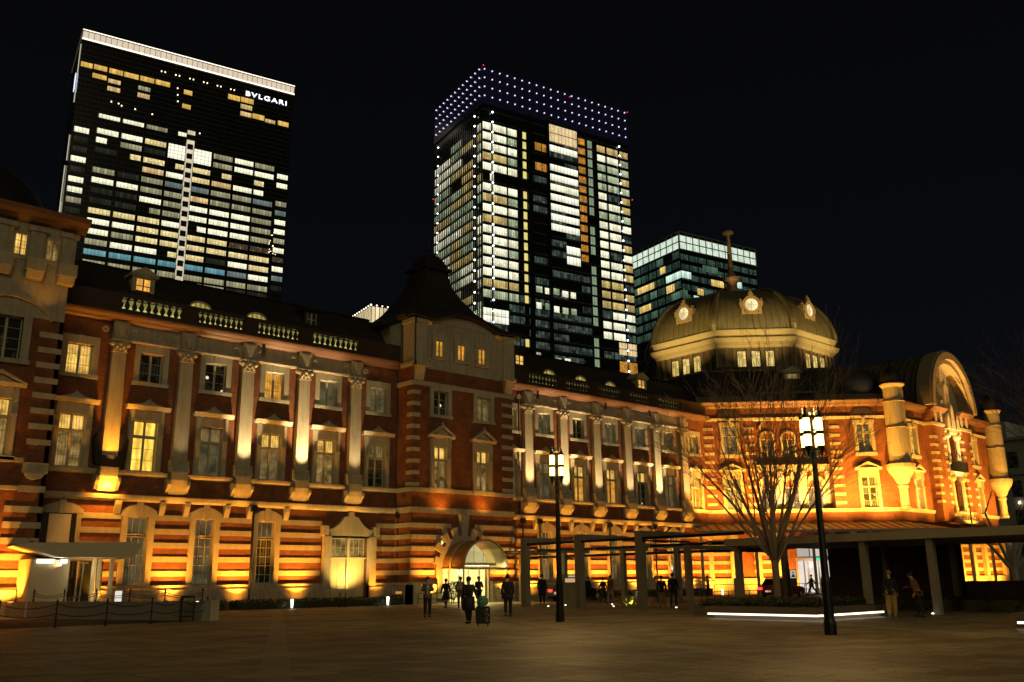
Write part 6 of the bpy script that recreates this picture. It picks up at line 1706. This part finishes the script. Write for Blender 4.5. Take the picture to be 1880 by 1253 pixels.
person(36.3, 43.6, TOC(36.3, 43.6) + 30, 'person in black looking down at a phone before the bright entrance', 1.76, 'black', 'black', stride=.12, arms='phone')
person(27.2, 30.7, AWY(27.2, 30.7), 'broad person in a dark jacket striding away with arms out, centre of the plaza', 1.76, 'black', 'black', hem=.72, stride=.2, wide=1.25)
person(41.6, 45.2, TOC(42, 45) + 60, 'person in a pale thigh length coat beside the first pergola post', 1.68, 'beige', 'black', hem=.6, stride=.12)
person(42.2, 44.3, AWY(42, 44), 'tall person in a long black coat standing just right of the pale coat', 1.86, 'black', 'black', hem=.5, stride=.08, arms='down', wide=1.2)
person(52.0, 49.5, AWY(52, 49) - 60, 'person in a dark jacket and pale trousers by the second pergola post', 1.7, 'navy', 'beige', stride=.22, arms='phone')
person(48.1, 44.4, AWY(48, 44) + 50, 'slim dark dressed person left of the brown jacket walker', 1.64, 'black', 'black', hem=.6, stride=.28)
person(45.1, 41.0, TOC(45, 41) - 40, 'person in a dark brown jacket and beige trousers, seen between pergola posts', 1.74, 'brown', 'beige', stride=.18)
person(41.15, 33.6, AWY(41, 33.6), 'person in a navy top and pale knee length shorts, left one of the couple', 1.68, 'navy', 'beige', stride=.15, shoe=SHOEP)
person(40.65, 32.4, AWY(40.6, 32.4) - 10, 'person in a dark jacket and jeans carrying a white bag, right one of the couple', 1.8, 'black', 'jeans', stride=.15, wide=1.15)
b = MB().ball((40.75, 31.95, .75), .13, .07, .2, 10, 7).build('carrier_bag', CL['cream'], smooth=True); tag(b, 'white carrier bag hanging from the hand of the person in jeans', 'bag')
person(65.5, 48.5, AWY(65.5, 48.5) + 70, 'person raising both hands to their face before the orange lit wall', 1.74, 'brown', 'black', stride=.05, arms='raised')
person(34.85, 17.35, AWY(34.8, 17.3), 'person in wide mustard trousers and a black jacket seen from behind by the dark wall', 1.72, 'black', 'yellow', stride=.06, hair=HAIRG, shoe=SHOEP, arms='down')
person(35.35, 16.5, AWY(35.3, 16.5) + 75, 'person in a rust brown jacket leaning forward beside the covered walk post', 1.68, 'brown', 'black', stride=.12, arms='point', lean=.35)
person(75.0, 44.4, AWY(75, 44) + 80, 'distant dark person hurrying past the bright glazed entrance', 1.7, 'black', 'black', hem=.7, stride=.42)
person(58.4, 20.0, TOC(58, 20), 'dark figure whose head shows above the low wall beside the forked tree', 1.72, 'black', 'black', stride=.05)
# suitcase with a green bag on top
sx, sy = 21.3, 25.35; F = Fr(sx, sy, -45)
e = empty('suitcase', (sx, sy, 0), 'dark patterned upright suitcase with a teal bag resting on it', 'suitcase')
mb = MB(); mb.poly(F, [(-.22, .08), (.22, .08), (.24, .14), (.24, .6), (.2, .66), (-.2, .66), (-.24, .6), (-.24, .14)], -.13, .13); mb.build('shell', CL['dark'], e)
mb = MB(); r = random.Random(3)
for i in range(26): u = r.uniform(.06, .2); z = r.uniform(.14, .6); mb.box(F, u, u + .022, .131, .136, z, z + .022)
mb.build('spot_pattern', WHT, e)
mb = MB(); mb.tube(F.P(-.12, -.1, .66), F.P(-.12, -.1, 1.0), .012); mb.tube(F.P(.12, -.1, .66), F.P(.12, -.1, 1.0), .012); mb.tube(F.P(-.12, -.1, 1.0), F.P(.12, -.1, 1.0), .015); mb.build('handle', FRAME, e)
for u in (-.17, .17):
    for d in (-.1, .1): MB().tube(F.P(u - .015, d, .045), F.P(u + .015, d, .045), .045, n=10).build('wheel', DKMETAL, e)
o = MB().ball((sx, sy, .83), .22, .16, .17, 12, 8).build('soft_bag', CL['green'], smooth=True); tag(o, 'teal soft bag lying on top of the suitcase', 'bag')
# ------------------------------------------------------------------ lights
SK = 5.0
def spot(p, tgt, w, c, size=90, blend=.9, rad=.08, name='spot'):
    l = bpy.data.lights.new(name, 'SPOT'); l.energy = w * SK; l.color = c; l.spot_size = math.radians(size); l.spot_blend = blend; l.shadow_soft_size = rad
    o = bpy.data.objects.new(name, l); COL.objects.link(o); o.location = p; d = Vector(tgt) - Vector(p); o.rotation_euler = d.to_track_quat('-Z', 'Y').to_euler(); return o
def point(p, w, c, rad=.1):
    l = bpy.data.lights.new('point', 'POINT'); l.energy = w; l.color = c; l.shadow_soft_size = rad
    o = bpy.data.objects.new('point', l); COL.objects.link(o); o.location = p; return o
def area(p, tgt, w, c, sx, sy, deg=None):
    l = bpy.data.lights.new('area', 'AREA'); l.shape = 'RECTANGLE'; l.size = sx; l.size_y = sy; l.energy = w; l.color = c
    o = bpy.data.objects.new('area', l); COL.objects.link(o); o.location = p; d = Vector(tgt) - Vector(p); o.rotation_euler = d.to_track_quat('-Z', 'Y').to_euler(); return o
OR = (1, .37, .028); WARM = (1, .70, .34); YEL = (1, .62, .16)
def P3(fr, u, d, z): return tuple(fr.P(u, d, z))
# floods at the wall foot, one per brick pier
for u, w in ((17.9, 160), (22.0, 420), (26.1, 470), (30.2, 450), (36.2, 100)): spot(P3(WING, u, 1.2, .55), P3(WING, u, .1, 4.6), w * 1.0, OR, 104, .9); spot(P3(WING, u, 1.3, .5), P3(WING, u, .4, 1.2), w * .045, OR, 100, 1)
spot(P3(WING, 34.0, 1.35, .95), P3(WING, 34.1, 0, 3.6), 190, YEL, 125); spot(P3(WING, 34.9, .9, .6), P3(WING, 34.6, -.1, 3.0), 60, YEL, 60)
for u in (50.9, 55.0, 59.1, 63.2, 67.3, 71.4): spot(P3(WING, u, 1.2, .55), P3(WING, u, .1, 4.6), 430, OR, 104, .9); spot(P3(WING, u, 1.3, .5), P3(WING, u, .4, 1.2), 20, OR, 100, 1)
spot(P3(TW, 39.4, .95, .6), P3(TW, 39.8, 0, 3.2), 330, OR, 112); spot(P3(TW, 46.4, .95, .6), P3(TW, 46.2, 0, 3.2), 330, OR, 112)
spot(P3(LP, 12.4, 1.3, .6), P3(LP, 12.9, 0, 3.6), 360, OR, 110); spot(P3(LP, 11.2, 1.3, .6), P3(LP, 11.4, 0, 3.4), 300, OR, 100)
spot(P3(LP, 11.0, 1.3, 6.7), P3(LP, 11.8, 0, 14), 22, OR, 100); spot(P3(LP, 12.9, 1.3, 15.6), P3(LP, 12.9, .3, 18), 14, OR, 90)
# pilaster uplights on the balcony line
for i, (u, w, c) in enumerate([(LB[0], 45, OR), (LB[1], 14, WARM), (LB[2], 130, WARM), (LB[3], 220, WARM), (LB[4], 55, WARM)] + [(RB[0], 120, WARM), (RB[1], 230, WARM), (RB[2], 90, WARM), (RB[3], 90, WARM), (RB[4], 210, WARM), (RB[5], 60, WARM)]):
    spot(P3(WING, u, 1.7, 6.9), P3(WING, u, .2, 14.9), w * 6.5, c, 40, .6, .05)
# lights under the balcony brackets
spot(P3(WING, LB[0], .75, 6.75), P3(WING, LB[0], 0, 8.5), 70, OR, 140); spot(P3(WING, LB[0], 1.0, 7.2), P3(WING, LB[0], 0, 5.4), 140, OR, 120)
spot(P3(WING, LB[0], 1.1, 8.2), P3(WING, LB[0], 0, 11), 120, OR, 70)
for u in LB[1:] + RB: spot(P3(WING, u, .9, 5.9), P3(WING, u, .2, 7.5), 8, OR, 110)
for u, w in ((15.75, 26), (28.1, 20), (32.2, 14), (36.3, 12)): spot(P3(WING, u, .7, 8.15), P3(WING, u, .1, 11.5), w, OR, 80)
for u in (40.5, 44.5): spot(P3(TW, u, .9, 6.7), P3(TW, u, 0, 7.6), 22, OR, 150)
# tower upper part faint wash
spot(P3(TW, 38.4, 1.2, 8.1), P3(TW, 38.4, 0, 16), 14, OR, 60); spot(P3(TW, 42.5, 3.5, 8.1), P3(TW, 42.5, 0, 18.0), 22, (1, .6, .25), 70)
# gutter strips behind the balustrades
for a, b in ((17.2, 34.8), (50.5, 72.0)):
    area(P3(WING, (a + b) / 2, -.32, 17.5), P3(WING, (a + b) / 2, -.6, 18.2), 110 if a < 40 else 60, (.95, 1, .35), b - a, .05)
area(P3(DG, 9.2, -.62, 18.65), P3(DG, 9.2, -.9, 19.2), 30, (.95, 1, .35), 6, .05)
# domed pavilion: strong floods standing on the arcade roof
for u, w in ((1.6, 700), (5.4, 1100), (9.3, 1100), (13.2, 1300), (17.2, 1500)): spot(P3(DG, u, 4.4, 6.15), P3(DG, u, 0, 13.5), w * 1.4, (1, .43, .05), 112, .9, .1); spot(P3(DG, u, 2.0, 7.3), P3(DG, u, 0, 9.5), w * .12, (1, .45, .06), 120, .9, .1)
for u, w in ((2.0, 1200), (6.4, 1200), (11.7, 1500), (17.0, 1100), (21.6, 1200)): spot(P3(GF, u, 4.4, 6.15), P3(GF, u, 0, 13.5), w * 1.15, (1, .43, .05), 112, .9, .1)
spot(P3(GP, GC, 2.6, 8.6), P3(GP, GC, -.3, 20), 3000, (1, .6, .2), 60)
spot(P3(WING, 73.6, 1.6, 7.0), P3(WING, 73.5, 0, 11.5), 320, OR, 110)
for u in (6.95, 9.2, 11.45): spot(P3(CF, u, .8, 8.0), P3(CF, u, 0, 10.5), 160, (1, .75, .35), 120)
# ground floor under the arcade
for u in (.8, 4.6, 7.2): spot(P3(DG, u, 2.4, .3), P3(DG, u, 0, 3.0), 520, OR, 130)
for u in (3, 7, 12, 16, 20): spot(P3(GF, u, 2.4, .3), P3(GF, u, 0, 3.0), 620, OR, 130)
point(P3(DG, 10, 2.2, 2.6), 120, (.9, .9, 1))
# drum and dome
tt = math.tan(math.radians(22.5))
for fr, L in (DF[7], DF[0], DF[6], DF[1]):
    for x in (L * .2, L * .8): spot(P3(fr, x, 1.6, 24.6), P3(fr, x, .5, 28.6), 7, YEL, 60, .9)
    area(P3(fr, L / 2, 1.35, 29.3), P3(fr, L / 2, -2.5, 33.2), 9, (1, .72, .2), L * .9, .1)
    for x in (-1.5, L + 1.5): spot(P3(fr, x, 9.0, 24.3), P3(fr, L / 2, -1.0, 31.2), 1050, (1, .68, .22), 46, .9)
for k in (0, 7, 1):
    p = V8[k]; n = (p - Vector((DX, DY, 0))).normalized(); spot(tuple(p + n * 1.9 + Vector((0, 0, 29.4))), tuple(p * 1 - n * 1.5 + Vector((0, 0, 34))), 70, (1, .72, .25), 60)
spot((DX - 1.8, DY - 1.8, 37.6), (DX, DY, 44), 60, (1, .6, .3), 70)
spot(P3(DG, 17.5, 1, 20.2), P3(GF, 3, -10, 23), 30, (1, .8, .45), 80)
# street lamps, doorway, entrance
for (x, y, H) in ((25.1, 25.4, 6.3), (23.7, 13.6, 6.0)): point((x, y, H + .45), 300, (1, .60, .2), .12); point((x, y, H - 1.5), 300, (1, .60, .2), .12)
point((42.6, 51.4, 2.1), 150, (1, .78, .3), .2); area((42.6, 51.6, 2.4), (42.6, 49, 0), 90, (1, .8, .35), 2.5, .4)
spot((14.6, 50.2, 2.5), (12.5, 49.6, 3.6), 30, (1, .7, .35), 130); point((15.6, 50.0, 2.3), 34, (1, .8, .45))
spot((16.4, 49.8, .1), (16.5, 50.4, 2.6), 14, WARM, 70)
spot((41.9, 36.2, .1), (41.9, 36.9, .5), 16, (1, .9, .3), 100)
for x, y in ((31.5, 20.4), (33, 18.5)): spot((x, y + .3, .5), (34.6, 22.2, 4.5), 60, (1, .75, .45), 60)
# assumed unseen lamp posts behind and beside the camera, added as ambient fill
for i, (x, y) in enumerate(((-6, -14), (14, -9), (-16, 14), (36, -3))):
    e = street_lamp(x, y, ('added unseen lamp post with four lanterns behind the viewer, left of centre', 'added unseen lamp post with four lanterns behind the viewer, right of centre', 'added unseen lamp post with four lanterns far to the left of the plaza', 'added unseen lamp post with four lanterns to the right of the planters')[i])
    point((x, y, 6.8), 340, (1, .80, .42), .15)
# weak warm fill sun, added for assumed city glow from across the square
l = bpy.data.lights.new('city_fill_sun', 'SUN'); l.energy = .27; l.color = (1, .86, .48); l.angle = math.radians(25)
o = bpy.data.objects.new('city_fill_sun', l); COL.objects.link(o); d = Vector((.45, 1, -.38)); o.rotation_euler = d.to_track_quat('-Z', 'Y').to_euler()

w = bpy.data.worlds.new('World'); sc.world = w; w.use_nodes = True; nt = w.node_tree; nt.nodes.clear()
out = nt.nodes.new('ShaderNodeOutputWorld'); bg = nt.nodes.new('ShaderNodeBackground')
sky = nt.nodes.new('ShaderNodeTexSky'); sky.sky_type = 'NISHITA'; sky.sun_disc = False; sky.sun_elevation = math.radians(-6); sky.sun_rotation = math.radians(200)
tcw = nt.nodes.new('ShaderNodeTexCoord'); spw = nt.nodes.new('ShaderNodeSeparateXYZ'); nt.links.new(tcw.outputs['Generated'], spw.inputs[0])
mr = N(nt, 'ShaderNodeMapRange', ins={1: 0., 2: .7, 3: 0., 4: 1.}); nt.links.new(spw.outputs[2], mr.inputs[0])
col = mixc(nt, mr.outputs[0], (.0036, .0041, .0055), (.0014, .0015, .0020))
nt.links.new(col, bg.inputs['Color']); bg.inputs['Strength'].default_value = 1.
nt.nodes.remove(sky)
nt.links.new(bg.outputs[0], out.inputs[0])

# ------------------------------------------------------------------ camera
cam = bpy.data.cameras.new('camera'); co = bpy.data.objects.new('camera', cam); COL.objects.link(co)
cam.sensor_width = 36; cam.lens = 1679 / 1880 * 36; cam.clip_end = 4000; cam.clip_start = .1
Mx = [[0.74546647, -0.16067328, -0.64688781], [-0.66644976, -0.19591712, -0.71934776], [-0.01115643, 0.96736786, -0.25313031]]
M4 = Matrix(Mx).to_4x4(); M4.translation = Vector((0, 0, 1.52)); co.matrix_world = M4
sc.camera = co
sc.view_settings.view_transform = 'Standard'; sc.view_settings.look = 'None'; sc.view_settings.exposure = 0; sc.view_settings.gamma = 1
sc.cycles.max_bounces = 4; sc.cycles.diffuse_bounces = 2; sc.cycles.glossy_bounces = 2; sc.cycles.transmission_bounces = 2
sc.cycles.caustics_reflective = False; sc.cycles.caustics_refractive = False; sc.cycles.sample_clamp_indirect = 3.0
sc.cycles.use_light_tree = True; sc.cycles.adaptive_threshold = .01
sc.cycles.use_denoising = True
sc.cycles.denoiser = 'OPENIMAGEDENOISE'
sc.cycles.denoising_input_passes = 'RGB_ALBEDO_NORMAL'
sc.cycles.denoising_prefilter = 'ACCURATE'
